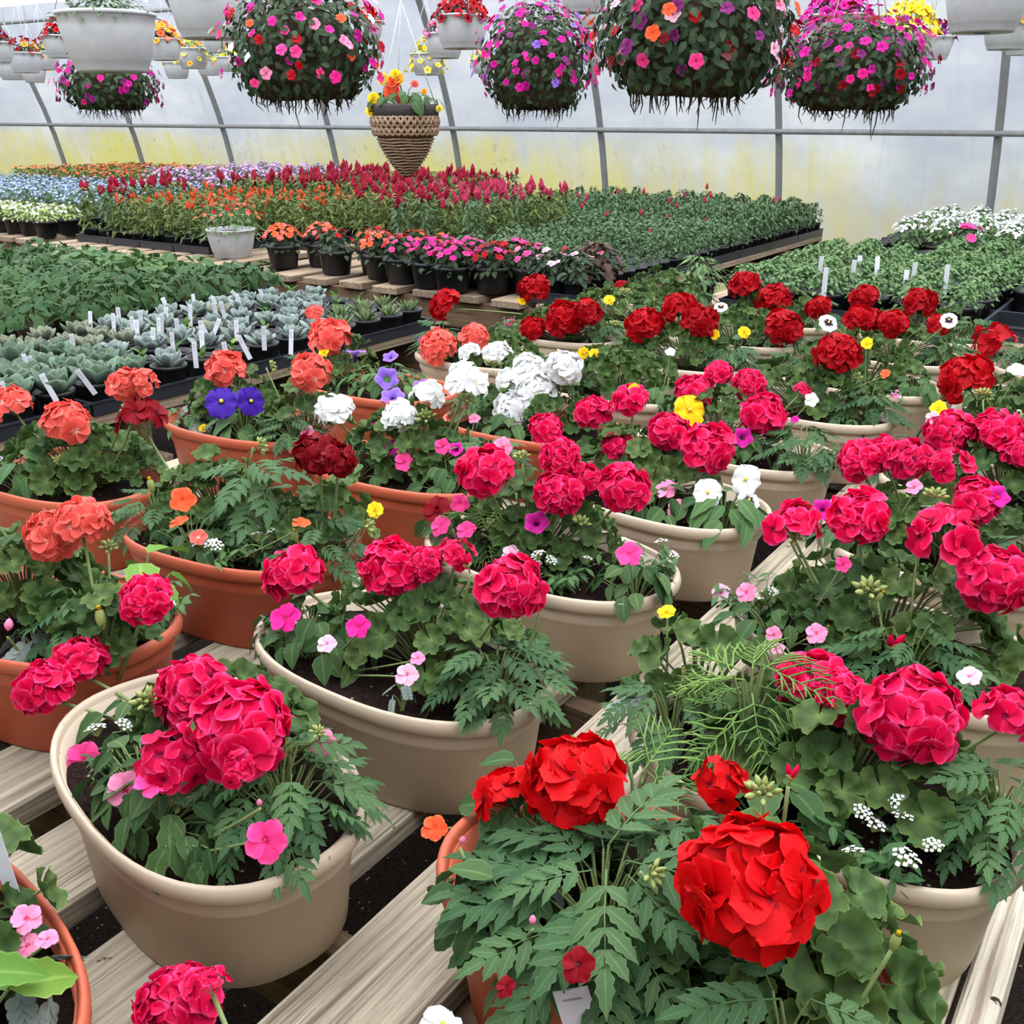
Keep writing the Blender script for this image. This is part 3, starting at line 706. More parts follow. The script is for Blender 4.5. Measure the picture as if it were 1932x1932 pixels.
    for b in buds:
        px, py, w, k = b[:4]; dv = b[4] if len(b) > 4 else 0.0
        p, s = place(px, py, w, dv)
        pk = {'rosebud': 'geranium'}.get(k, k); pl = nearest(pk, p)
        n = (UP + rv(.35)).normalized()
        if k == 'geranium' and R.random() < .4: n = (Vector((R.uniform(-1, 1), R.uniform(-1, 1), .2))).normalized()
        ob('bud_cluster' if k in ('geranium', 'rosebud') else 'bud', BUD[k], pl.o, frame(p, n, n.orthogonal(), s))
        stalk(pl, p - n * s * .3, 0.0018)
    for L_ in made.values():
        for pl in L_: pl.finish()
    return t

# ------------------------------------------------------------------ the greenhouse
YC, RAD = 3.81, 5.0
XL, XR = -18.6, 4.2
def arc_pt(an, r=RAD): return (YC + r * math.cos(an), r * math.sin(an))
def film(name, a0, a1, mat, n):
    mb = MB(); nx = 40; vs_ = []; fs = []
    for i in range(n + 1):
        y, z = arc_pt(a0 + (a1 - a0) * i / n, RAD + 0.035)
        for j in range(nx + 1): vs_.append((XL + (XR - XL) * j / nx, y, z))
    for i in range(n):
        for j in range(nx): a = i * (nx + 1) + j; fs.append((a, a + 1, a + nx + 2, a + nx + 1))
    mb.add(vs_, fs); o = ob(name, mb.mesh(name, mat)); o['kind'] = 'structure'; return o
TA = math.asin(2.75 / RAD)
wall_back = film('wall_back', 0.0, TA, M['film_wall'], 14)
tag(wall_back, 'hazy plastic film side wall with yellow algae stains below the rail', None)
ceiling = film('ceiling', TA, math.pi - TA, M['film_roof'], 30)
wall_front = film('wall_front', math.pi - TA, math.pi, M['film_wall'], 14)
for nm, X in (('wall_left', XL), ('wall_right', XR)):
    mb = MB(); n = 40; vs_ = [(X, YC, 0)] + [(X, *arc_pt(math.pi * i / n, RAD + .03)) for i in range(n + 1)]
    mb.add(vs_, [(0, 1 + i, 2 + i) for i in range(n)]); o = ob(nm, mb.mesh(nm, M['film_wall'])); o['kind'] = 'structure'
mb = MB(); n = 48
tube(mb, [(0, *arc_pt(math.pi * i / n)) for i in range(n + 1)], 0.030, 0.030, 8)
hoop_me = mb.mesh('hoop', M['pipe'])
HS = (13.15 - 1.52) / 7
for k in range(-3, 11): ob('hoop', hoop_me, ceiling, loc=(-1.52 - HS * k, 0, 0))
def purlin(an, r, parent, name='purlin'):
    mb = MB(); y, z = arc_pt(an, RAD - 0.05); tube(mb, [(XL + .1, y, z), (XR - .1, y, z)], r, r, 8); return ob(name, mb.mesh(name, M['pipe']), parent)
purlin(math.asin(1.44 / RAD), 0.021, wall_back, 'rail')
for an in (math.asin(2.62 / RAD), 0.95, math.pi / 2, math.pi - 0.95): purlin(an, 0.021, ceiling)
purlin(math.pi - math.asin(1.44 / RAD), 0.021, wall_front, 'rail')
mb = MB(); nx, ny = 60, 30; vs_ = []; fs = []
for j in range(ny + 1):
    for i in range(nx + 1): vs_.append((XL + (XR - XL) * i / nx, -1.4 + 10.4 * j / ny, R.uniform(-.012, .012)))
for j in range(ny):
    for i in range(nx): a = j * (nx + 1) + i; fs.append((a, a + 1, a + nx + 2, a + nx + 1))
mb.add(vs_, fs); fl = ob('floor', mb.mesh('floor', M['floor'])); fl['kind'] = 'structure'; fl['label'] = 'dark bare soil floor under the benches'
mb = MB(); box(mb, XL - 30, XR + 30, -40, 50, -0.25, -0.05); g = ob('ground', mb.mesh('ground', M['lawn'])); g['kind'] = 'structure'

def bench(label, x0, x1, y0, y1, first, pitch, pw, mat, fascia=None, front='beam', joists=None, over=0.05):
    t = thing('bench', label, 'bench', ((x0 + x1) / 2, (y0 + y1) / 2, 0))
    cx, cy = (x0 + x1) / 2, (y0 + y1) / 2
    mb = MB(); box(mb, -pw / 2, pw / 2, -(y1 - y0) / 2, (y1 - y0) / 2, -0.019, 0.019, 0, 0.004); pm_ = mb.mesh('plank', mat, False)
    x = first
    while x + pw < x1 + 0.01:
        if x >= x0 - 0.02:
            jy = R.uniform(-.015, .015); ob('plank', pm_, t, Matrix.Translation((x + pw / 2 - cx, jy, BT - 0.019 + R.uniform(-.001, .001))) @ Matrix.Rotation(R.uniform(-.002, .002), 4, 'Z'))
        x += pitch
    zt = BT - 0.0385
    mb = MB(); box(mb, -(x1 - x0) / 2 + .02, (x1 - x0) / 2 - .02, -0.019, 0.019, -0.14, 0, 0, 0.003); jm = mb.mesh('joist', M['joist'], False)
    ys = joists or [y0 + over + .02 + (y1 - y0 - 2 * over - .04) * i / max(1, round((y1 - y0) / .75)) for i in range(max(1, round((y1 - y0) / .75)) + 1)]
    for y in ys: ob('joist', jm, t, loc=(0, y - cy, zt))
    mb = MB(); box(mb, -.045, .045, -.045, .045, 0, zt - .14, 0, .004); lm = mb.mesh('leg', M['post'], False)
    nl = max(2, round((x1 - x0) / 1.3) + 1)
    for y in (ys[0] + .07, ys[len(ys) // 2] + .07, ys[-1] - .07):
        for i in range(nl): ob('leg', lm, t, loc=(-(x1 - x0) / 2 + .1 + (x1 - x0 - .2) * i / (nl - 1), y - cy, 0))
    if fascia:
        mb = MB(); box(mb, -.019, .019, -(y1 - y0) / 2, (y1 - y0) / 2, -.14, 0, 0, .004)
        ob('edge_board', mb.mesh('edge_board', M[fascia], False), t, loc=(x1 - .02 - cx, 0, BT))
    return t
bench('long grey slatted bench holding the oval flower planters', -2.20, -0.030, -0.45, 3.95, -2.207, 0.2215, 0.140, M['plank'], 'plank_pale', joists=[-.35, .09, .66, 1.27, 1.90, 2.5, 3.1, 3.8])
bench('slatted bench carrying the succulents, white plant tags and ivy', -5.75, -2.66, 0.35, 3.50, -5.75, 0.205, 0.140, M['plank_warm'])
bench('slatted bench with impatiens along its front and green seedlings behind', -4.80, -2.42, 4.22, 8.0, -4.80, 0.262, 0.17, M['plank_warm'])
bench('slatted bench of orange and red plumes with a white bowl planter at its corner', -7.0, -5.05, 4.22, 8.0, -7.0, 0.20, 0.15, M['plank_warm'])
bench('slatted bench under the blue and white bedding flowers', -10.6, -7.2, 4.45, 8.0, -10.6, 0.21, 0.15, M['plank_warm'])
bench('slatted bench holding bushy green pots and white flowers by the film wall', -2.12, 0.7, 4.45, 8.2, -2.12, 0.205, 0.15, M['plank_warm'])

# ------------------------------------------------------------------ planters on the front bench
G = 'geranium'
def std(gu=0.0, mu=0.15, iu=-0.14, extra=(), gn=34, **kw):
    return [('geranium', gu, .025, dict(n=gn, **kw)), ('marigold', mu, .0), ('impatiens', iu, -.04)] + list(extra)
# column of tan pots in the middle of the bench, near to far
planter('terra', -0.848, 0.261, -0.17, 'terracotta oval planter at the bottom corner, pale pink blooms and big bright green leaves',
        [('geranium', -.02, .05, dict(n=22, rx=.12)), ('young', .13, .03, dict(n=16, s0=.05, s1=.075, rx=.05, H=.10)), ('impatiens', .03, .05, dict(n=20)), ('dusty', .10, .085)],
        blooms=[(50, 1735, 62, 'impatiens', 'rose', .09), (52, 1785, 55, 'impatiens', 'rose', .08), (90, 1772, 46, 'impatiens', 'rose', .08)])
planter('tan', -0.86, 0.632, -0.264, 'tan oval planter with crowded cerise geranium heads and one large flat pink bloom in front',
        [('geranium', -.04, .05, dict(n=34, rx=.15, ry=.09, H=.085)), ('marigold', .155, .02, dict(n=30, rx=.06, ry=.06, H=.12)), ('impatiens', .045, -.075, dict(n=84, rx=.13, ry=.05, H=.075, s0=.024, s1=.040)), ('impatiens', -.15, -.01, dict(n=10, rx=.05, H=.035)), ('aly', -.09, -.07, dict(c=2, s=.04))],
        heads=[(365, 1312, 165, 'cerise', .03), (455, 1372, 205, 'cerise', -.03), (325, 1435, 125, 'cerise', -.085, 'few'), (448, 1452, 62, 'cerise', -.09, 'few'), (150, 1250, 120, 'cerise', .04), (85, 1298, 125, 'cerise', -.02)],
        blooms=[(500, 1585, 92, 'impatiens', 'pink', -.13, 1.0), (158, 1432, 74, 'impatiens', 'pink', -.05, 1.0), (238, 1490, 84, 'impatiens', 'rose', -.115, .9), (288, 1480, 72, 'impatiens', 'pink', -.115, .9), (610, 1400, 55, 'impatiens', 'rose', .02)],
        buds=[(282, 1325, 60, 'geranium', -.01), (545, 1412, 36, 'marigold', 0), (350, 1515, 60, 'geranium', -.08), (490, 1520, 26, 'impatiens', -.1), (600, 1385, 34, 'geranium', 0)])
planter('tan', -0.844, 0.969, -0.04, 'tan oval planter with three round cerise geranium heads and pale pink impatiens by its rim',
        [('geranium', .03, .03, dict(n=44, rx=.17, ry=.11)), ('marigold', .18, -.01, dict(n=26, rx=.06, H=.10)), ('impatiens', -.12, -.05, dict(n=60, rx=.11, ry=.06, s0=.026, s1=.042)), ('dusty', .08, -.085, dict(n=5, rx=.015, ry=.015, s0=.02, s1=.03)), ('dusty', -.2, -.04, dict(n=5, s0=.025, s1=.04))],
        heads=[(555, 1082, 125, 'cerise', -.03), (738, 1072, 130, 'cerise', 0), (800, 1065, 80, 'cerise', .02), (860, 1045, 65, 'cerise', .05, 'few'), (965, 1108, 142, 'cerise', -.03)],
        blooms=[(540, 1168, 66, 'impatiens', 'hotpink', -.08), (677, 1184, 52, 'impatiens', 'hotpink', -.08), (617, 1215, 42, 'impatiens', 'palepink', -.10, 1.0), (768, 1273, 50, 'impatiens', 'palepink', -.12, 1.0), (788, 1242, 32, 'impatiens', 'rose', -.1)],
        buds=[(1020, 1140, 30, 'marigold', 0), (885, 1075, 40, 'rosebud', .02)])
planter('tan', -0.852, 1.372, -0.08, 'tan oval planter with a tight bunch of cerise geraniums and a single dark maroon flower',
        [('geranium', -.05, .03, dict(n=44, rx=.17)), ('impatiens', -.17, -.03, dict(n=26)), ('impatiens', .19, -.02, dict(n=24, rx=.06)), ('aly', .08, -.07, dict(c=4)), ('aly', .17, .05, dict(c=4)), ('cosmos', -.10, -.02, dict(n=8, H=.1))],
        heads=[(915, 890, 115, 'cerise', -.06), (1055, 862, 85, 'cerise', 0), (1050, 930, 100, 'cerise', -.04), (1100, 905, 75, 'cerise', .03), (1178, 922, 108, 'cerise', 0), (1030, 808, 72, 'cerise', .05)],
        blooms=[(825, 962, 60, 'marigold', 'darkred', -.04, 0.5), (868, 950, 40, 'impatiens', 'pink'), (832, 992, 46, 'impatiens', 'pink', -.07), (880, 1000, 44, 'impatiens', 'pink', -.07), (1188, 1047, 56, 'impatiens', 'pink', -.09), (965, 1045, 42, 'impatiens', 'palepink', -.08), (1012, 985, 46, 'petunia', 'magenta', -.06)],
        buds=[(985, 865, 34, 'geranium'), (920, 1000, 46, 'geranium', -.05), (1095, 990, 40, 'geranium', -.03)])
planter('tan', -0.835, 1.745, -0.14, 'tan oval planter with white pansies and pale pink blooms at its round end',
        [('geranium', -.06, .02, dict(n=40, rx=.17)), ('pansy', .17, -.02, dict(n=26)), ('impatiens', .04, -.06, dict(n=24))],
        heads=[(1335, 845, 112, 'cerise', 0), (1262, 815, 90, 'cerise', .05), (1165, 843, 68, 'cerise', .0), (1120, 780, 82, 'cerise', .06), (1190, 755, 74, 'cerise', .06)],
        blooms=[(1335, 930, 58, 'pansy', 'white', -.06), (1408, 905, 60, 'pansy', 'white', -.02), (1412, 945, 44, 'pansy', 'pansywhite', -.04), (1258, 925, 48, 'impatiens', 'rose', -.06), (1278, 962, 44, 'impatiens', 'rose', -.08), (1195, 735, 26, 'marigold', 'yellow', .06)],
        buds=[(1165, 890, 40, 'geranium')])
planter('tan', -0.826, 2.134, -0.10, 'tan oval planter with a yellow pansy among cerise geraniums',
        [('geranium', -.06, .02, dict(n=34, rx=.16)), ('marigold', .17, -.01, dict(n=26, rx=.07)), ('impatiens', .02, -.06, dict(n=16))],
        heads=[(1440, 782, 95, 'cerise', 0), (1310, 740, 82, 'cerise', .03), (1355, 706, 60, 'cerise', .08), (1412, 726, 70, 'cerise', .08), (1512, 738, 32, 'cerise', .04, 'few')],
        blooms=[(1300, 775, 64, 'pansy', 'yellow', -.05, .6), (1402, 825, 38, 'petunia', 'magenta', -.06), (1530, 755, 30, 'impatiens', 'white', .03), (1500, 792, 18, 'impatiens', 'magenta', 0)])
planter('tan', -0.813, 2.552, -0.08, 'tan oval planter behind the cerise rows with one scarlet head over dark leaves', std(0, .17, -.16, gn=48, rx=.19, H=.15),
        heads=[(1580, 666, 88, 'scarlet', 0)], blooms=[(1670, 705, 22, 'impatiens', 'orange', -.03), (1635, 648, 26, 'marigold', 'yellow', .05), (1690, 745, 20, 'impatiens', 'rose', 0)], buds=[(1617, 715, 24, 'geranium')], lo=True)
planter('tan', -0.775, 2.90, -0.05, 'tan oval planter with twin scarlet heads between white pansy faces', std(0, -.17, .16, gn=40, rx=.19, H=.12),
        heads=[(1620, 600, 58, 'scarlet', -.02), (1685, 610, 60, 'scarlet', 0), (1645, 603, 50, 'scarlet', .02)], blooms=[(1562, 610, 38, 'pansy', 'pansywhite', -.04), (1790, 605, 34, 'pansy', 'pansywhite', .1)], lo=True)
planter('tan', -0.80, 3.30, 0.0, 'tan oval planter near the bench end with scarlet heads below the green pots', std(0, .17, -.16, gn=36, rx=.19, H=.12),
        heads=[(1545, 580, 52, 'scarlet', 0), (1630, 562, 58, 'scarlet', .05), (1770, 612, 46, 'scarlet', -.05)], lo=True)
planter('tan', -0.80, 3.68, 0.0, 'farthest tan oval planter at the bench end in line with the green pots', std(0, .17, -.16, gn=30, rx=.19, H=.12),
        heads=[(1735, 570, 64, 'scarlet', -.05)], lo=True)
# column along the bench edge
planter('terra', -0.27, 0.255, -0.05, 'oval planter cut off by the bottom edge with one cerise head showing',
        [('geranium', -.08, .05, dict(n=26, rx=.15))], heads=[(335, 1895, 175, 'cerise', .13), (395, 1858, 70, 'cerise', .13, 'few')], blooms=[(832, 1935, 80, 'pansy', 'white', .10, .4)])
planter('terra', -0.314, 0.702, -0.18, 'terracotta oval planter with huge bright red geranium heads and a white tag',
        [('geranium', .10, .03, dict(n=36, rx=.13, ry=.12, s0=.045, s1=.075)), ('marigold', -.02, -.05, dict(n=30, rx=.08, ry=.06, H=.13, s0=.065, s1=.095)), ('marigold', .17, -.06, dict(n=18, H=.1, s0=.06, s1=.09)),
         ('impatiens', -.19, .03, dict(n=26, rx=.05, ry=.07, H=.08)), ('impatiens', -.10, -.10, dict(n=22, rx=.07, ry=.04)), ('dusty', -.12, -.03, dict(n=6, s0=.03, s1=.05)), ('cosmos', -.10, .10, dict(n=12, H=.10))],
        heads=[(1085, 1475, 210, 'red', .04), (965, 1505, 120, 'red', .03, 'few'), (1415, 1668, 285, 'red', -.08), (1362, 1482, 98, 'red', .0, 'few')],
        blooms=[(1092, 1820, 74, 'impatiens', 'darkred', -.16), (820, 1562, 56, 'impatiens', 'orange', -.0), (955, 1862, 46, 'impatiens', 'darkred', -.19)],
        buds=[(1440, 1500, 70, 'geranium', 0), (1490, 1475, 44, 'rosebud', 0), (1225, 1648, 62, 'geranium', -.06), (1690, 1775, 50, 'marigold', -.02), (870, 1592, 30, 'impatiens', -.06), (1005, 1745, 34, 'impatiens', -.12)])
planter('tan', -0.269, 1.021, -0.22, 'tan oval planter with big cerise heads, feathery green sprays and white alyssum at its edge',
        [('geranium', .03, .02, dict(n=50, rx=.17, ry=.12, H=.12)), ('geranium', -.19, .03, dict(n=18, rx=.09, ry=.09, H=.13)), ('cosmos', -.06, -.05, dict(n=20, H=.20, rx=.032, ry=.032, s0=.055, s1=.085)), ('marigold', .19, .04, dict(n=20)), ('marigold', -.16, -.06, dict(n=12)), ('impatiens', .0, -.10, dict(n=24, rx=.07, ry=.04, s0=.04, s1=.06)), ('aly', .13, -.09, dict(c=8)), ('dusty', -.20, -.03, dict(n=7, s0=.045, s1=.07))],
        heads=[(1535, 1292, 150, 'cerise', .04), (1590, 1318, 110, 'cerise', .0), (1720, 1352, 208, 'cerise', -.02), (1900, 1350, 108, 'cerise', .06, 'few')],
        blooms=[(1258, 1155, 38, 'marigold', 'yellow', .05, .2), (1830, 1278, 50, 'impatiens', 'palepink', .10)],
        buds=[(1290, 1268, 22, 'marigold', 0)])
planter('tan', -0.265, 1.375, -0.10, 'tan oval planter with a perfect round cerise head and pink petals by its left end',
        [('geranium', -.03, .02, dict(n=56, rx=.19, ry=.12)), ('marigold', .04, -.08, dict(n=22)), ('impatiens', -.16, -.06, dict(n=20)), ('aly', -.20, -.03, dict(c=5))],
        heads=[(1620, 975, 126, 'cerise', 0), (1495, 992, 95, 'cerise', -.02, 'few'), (1790, 1012, 125, 'cerise', .0, 'few'), (1880, 1095, 150, 'cerise', -.03)],
        blooms=[(1460, 1198, 36, 'impatiens', 'rose', -.1), (1540, 1195, 46, 'impatiens', 'rose', -.1), (1468, 1224, 30, 'impatiens', 'rose', -.12), (1360, 1118, 40, 'impatiens', 'palepink', -.02), (1408, 1118, 44, 'impatiens', 'rose', -.02), (1590, 1065, 34, 'impatiens', 'pink', -.06), (1552, 960, 40, 'petunia', 'magenta', .05)],
        buds=[(1495, 1010, 60, 'geranium', -.02), (1640, 1118, 62, 'geranium', -.06), (1560, 1190, 26, 'marigold', -.08), (1735, 1040, 34, 'marigold', 0), (1680, 1230, 56, 'rosebud', -.1), (1660, 1125, 28, 'marigold', -.06), (1765, 940, 46, 'geranium', .05)])
planter('tan', -0.27, 1.765, -0.08, 'tan oval planter with two joined cerise heads ahead of the large leaf',
        [('geranium', -.03, .02, dict(n=44, rx=.19, ry=.12)), ('marigold', .12, -.06), ('impatiens', -.15, -.05), ('young', -.12, .07, dict(n=8, s0=.07, s1=.11)), ('aly', .14, .02, dict(c=4))],
        heads=[(1622, 868, 92, 'cerise', 0), (1712, 868, 98, 'cerise', 0), (1668, 856, 80, 'cerise', .03), (1795, 878, 76, 'cerise', .0, 'few'), (1845, 942, 100, 'cerise', -.03)],
        blooms=[(1885, 935, 44, 'petunia', 'magenta', -.04), (1785, 965, 90, 'pansy', 'white', -.04, .1), (1725, 920, 34, 'impatiens', 'rose', -.05)], buds=[(1815, 920, 40, 'geranium'), (1865, 950, 40, 'geranium')])
planter('tan', -0.27, 2.16, -0.05, 'tan oval planter at the frame edge with a broad row of cerise heads', std(0, -.16, .16, gn=36),
        heads=[(1790, 816, 100, 'cerise', 0), (1885, 814, 100, 'cerise', 0), (1928, 852, 80, 'cerise', -.04)], blooms=[(1770, 772, 36, 'marigold', 'yellow', .03), (1760, 790, 30, 'impatiens', 'palepink', 0)], buds=[(1855, 745, 30, 'geranium', .08)])
planter('tan', -0.27, 2.55, 0, 'tan oval planter with one large dark scarlet head near the right edge', std(0, .16, -.15, gn=36, rx=.18), heads=[(1820, 713, 104, 'scarlet', 0)], buds=[(1860, 748, 26, 'geranium')], blooms=[(1920, 700, 40, 'impatiens', 'white', .02)], lo=True)
planter('tan', -0.265, 2.95, 0, 'tan oval planter with a loose scarlet head in front of the black trays', std(0, .16, -.15, gn=34, rx=.18), heads=[(1876, 646, 72, 'scarlet', 0, 'few')], lo=True)
planter('tan', -0.265, 3.35, 0, 'leafy tan oval planter close to the black trays without open heads', std(0, -.16, .15, gn=30, rx=.18), lo=True)
# column of terracotta pots to the left
planter('terra', -1.382, 0.762, 0.10, 'terracotta oval planter with one big coral head and a single cerise head',
        [('geranium', -.03, .0, dict(n=50, rx=.16, ry=.11)), ('young', .13, .09, dict(n=10, s0=.06, s1=.10)), ('aly', .17, .05, dict(c=5)), ('marigold', .14, -.02, dict(n=14)), ('dusty', .06, -.06, dict(n=6)), ('geranium', .20, -.05, dict(n=12, rx=.07, ry=.05))],
        heads=[(100, 1010, 110, 'coral', 0), (155, 985, 110, 'coral', .02), (275, 1130, 108, 'cerise', -.02)],
        buds=[(190, 1165, 50, 'marigold', -.05), (205, 1035, 34, 'geranium', .05), (15, 1190, 40, 'impatiens', -.1)])
planter('terra', -1.363, 1.142, 0.10, 'terracotta oval planter with dark red geraniums, orange impatiens and tall marigold leaves',
        [('geranium', -.09, .05, dict(n=36, rx=.13)), ('geranium', .16, .04, dict(n=22, rx=.08)), ('marigold', .02, .02, dict(n=13, H=.19, rx=.045, ry=.045, s0=.06, s1=.09)), ('marigold', -.17, -.03, dict(n=18, H=.08)), ('marigold', .2, -.02, dict(n=16, H=.08)), ('impatiens', -.04, -.07, dict(n=24)), ('aly', .05, -.08, dict(c=6)), ('aly', .10, -.05, dict(c=4))],
        heads=[(600, 858, 100, 'darkred', 0), (640, 868, 75, 'darkred', .0), (268, 796, 92, 'darkred', .03, 'few')],
        blooms=[(345, 943, 54, 'impatiens', 'orange', -.11), (338, 985, 42, 'impatiens', 'orange', -.12, .3), (375, 1015, 38, 'impatiens', 'coral', -.13), (568, 987, 40, 'impatiens', 'orange', -.08, .2), (708, 963, 36, 'marigold', 'yellow', .0), (345, 915, 16, 'impatiens', 'coral', 0)],
        buds=[(285, 915, 34, 'marigold', -.03), (690, 995, 40, 'geranium', -.02), (488, 842, 36, 'geranium', .05), (557, 1010, 30, 'marigold', -.08)])
planter('terra', -1.35, 1.60, 0.05, 'terracotta oval planter with white geraniums and small magenta impatiens',
        [('geranium', .0, .03, dict(n=44, rx=.17)), ('impatiens', -.10, -.06, dict(n=36, rx=.11)), ('impatiens', .14, -.04, dict(n=24)), ('marigold', .18, .03)],
        heads=[(632, 776, 80, 'white', 0), (755, 786, 74, 'white', 0), (806, 750, 62, 'white', .04, 'few'), (880, 725, 76, 'white', .05, 'few')],
        blooms=[(735, 845, 34, 'petunia', 'magenta'), (762, 873, 40, 'impatiens', 'pink', -.06), (678, 858, 24, 'petunia', 'magenta', -.04), (835, 843, 34, 'impatiens', 'pink', -.03), (860, 847, 28, 'petunia', 'magenta', -.03), (580, 815, 30, 'impatiens', 'rose', 0), (895, 790, 26, 'impatiens', 'rose', .05), (948, 845, 44, 'impatiens', 'rose', 0), (715, 800, 30, 'impatiens', 'pink', .04)],
        buds=[(880, 760, 40, 'geranium', .04), (805, 790, 40, 'geranium', .02), (760, 825, 30, 'geranium', 0)])
planter('terra', -1.30, 2.02, 0.05, 'terracotta oval planter carrying the biggest cluster of white geranium heads',
        [('geranium', .0, .03, dict(n=44, rx=.18)), ('marigold', -.16, .02), ('impatiens', -.02, -.07)],
        heads=[(970, 772, 84, 'white', -.05), (1012, 738, 84, 'white', 0), (962, 718, 60, 'white', .02), (998, 696, 70, 'white', .06), (1065, 694, 76, 'white', .02), (938, 668, 60, 'white', .08), (885, 666, 44, 'white', .08)],
        buds=[(930, 690, 34, 'geranium', .05)])
planter('tan', -1.31, 2.44, 0.0, 'tan oval planter of greenery with yellow marigolds behind the white heads', std(0, -.16, .15, gn=46, rx=.19, H=.13), blooms=[(1100, 667, 26, 'marigold', 'yellow', .0), (1122, 668, 26, 'marigold', 'yellow', .0), (1265, 665, 22, 'impatiens', 'white', .0)], lo=True)
planter('tan', -1.31, 2.86, 0.0, 'tan oval planter with three scarlet heads in a row and two yellow marigolds', std(0, .17, -.16, gn=42, rx=.19, H=.13), heads=[(1215, 612, 74, 'scarlet', -.04), (1280, 580, 68, 'scarlet', .05), (1322, 605, 74, 'scarlet', 0)],
        blooms=[(1348, 632, 22, 'marigold', 'yellow', 0), (1404, 628, 28, 'marigold', 'yellow', 0), (1360, 580, 28, 'pansy', 'pansywhite', .1), (1150, 567, 26, 'marigold', 'yellow', .1)], buds=[(1180, 555, 26, 'geranium', .1), (1160, 615, 24, 'geranium', 0)], lo=True)
planter('tan', -1.31, 3.27, 0.0, 'tan oval planter with a ruffled scarlet head right of the yellow marigolds', std(0, .17, -.16, gn=40, rx=.19, H=.12), heads=[(1478, 618, 78, 'scarlet', -.05)], lo=True)
planter('tan', -1.31, 3.66, 0.0, 'tan oval planter at the bench end with two tall scarlet heads', std(0, .17, -.16, gn=40, rx=.19, H=.12), heads=[(1405, 537, 62, 'scarlet', 0), (1460, 567, 72, 'scarlet', -.02)], lo=True)
# outer column beside the succulents
planter('terra', -1.91, 1.16, 0.05, 'terracotta oval planter beside the succulents with three coral heads',
        [('geranium', .02, .03, dict(n=60, rx=.2, ry=.12)), ('pansy', -.04, -.07, dict(n=24, s0=.05, s1=.09)), ('aly', -.2, -.05, dict(c=5))],
        heads=[(22, 764, 84, 'coral', 0), (125, 797, 96, 'coral', -.02), (240, 727, 76, 'coral', .02), (272, 722, 50, 'coral', .03, 'few')],
        buds=[(110, 870, 24, 'geranium', -.06), (250, 775, 40, 'geranium', 0)])
planter('terra', -1.89, 1.65, 0.05, 'terracotta oval planter with deep violet pansies under coral heads',
        [('geranium', -.08, .04, dict(n=28, rx=.12)), ('geranium', .15, .04, dict(n=22, rx=.1)), ('pansy', .02, -.04, dict(n=26, s0=.05, s1=.08, H=.06)), ('marigold', .18, -.04, dict(H=.07)), ('marigold', -.16, -.04, dict(n=10, H=.06)), ('dusty', -.2, .03, dict(n=9))],
        heads=[(425, 697, 82, 'coral', 0), (588, 702, 84, 'coral', 0)],
        blooms=[(418, 760, 66, 'pansy', 'violet', -.09, .9), (472, 757, 56, 'pansy', 'violet', -.09, .9), (372, 812, 32, 'pansy', 'white', -.08), (396, 822, 38, 'pansy', 'purple', -.08), (383, 808, 18, 'marigold', 'yellow', -.09)],
        buds=[(510, 692, 26, 'geranium', .05)])
planter('terra', -1.86, 2.10, 0.03, 'terracotta oval planter of trailing purple petunias with one coral bunch',
        [('petunia', .02, 0, dict(n=70)), ('geranium', -.16, .04, dict(n=14, rx=.08)), ('marigold', -.2, -.03, dict(n=12))],
        heads=[(622, 636, 84, 'coral', 0), (593, 590, 34, 'coral', .03)],
        blooms=[(730, 713, 44, 'petunia', 'purple', -.06, 1.0), (740, 746, 46, 'petunia', 'purple', -.1, .6), (736, 672, 30, 'petunia', 'purple', 0, .2), (795, 722, 34, 'petunia', 'purple', -.06, .3), (670, 662, 40, 'petunia', 'purple', 0, .2), (612, 665, 24, 'marigold', 'yellow', -.05)])
planter('tan', -1.83, 2.56, 0.0, 'tan oval planter with a pair of coral heads behind the purple petunias', std(.02, -.17, .16, gn=34, rx=.16, H=.09),
        heads=[(828, 655, 76, 'coral', -.12), (895, 637, 62, 'coral', -.10)], blooms=[(800, 645, 26, 'petunia', 'purple', .02), (840, 672, 14, 'marigold', 'yellow', -.05)], lo=True)
planter('tan', -1.83, 3.00, 0.0, 'tan oval planter with a wide double scarlet bunch and one pink bloom', std(.02, .17, -.16, gn=40, rx=.19), heads=[(1065, 602, 76, 'scarlet', -.10), (1108, 590, 60, 'scarlet', -.08), (1005, 620, 52, 'scarlet', -.12), (1008, 545, 64, 'scarlet', .03)],
        blooms=[(962, 610, 26, 'impatiens', 'pink', 0), (985, 567, 20, 'marigold', 'yellow', 0)], lo=True)
planter('tan', -1.86, 3.42, 0.0, 'tan oval planter at the far bench corner with a lone scarlet head', std(.02, .17, -.16, gn=40, rx=.19), heads=[(840, 573, 66, 'scarlet', -.2)], lo=True)
planter('tan', -1.86, 3.78, 0.0, 'leafy tan oval planter at the far bench end with small scarlet head', std(.02, .17, -.16, gn=40, rx=.19), heads=[(1172, 543, 34, 'scarlet', 0)], lo=True)
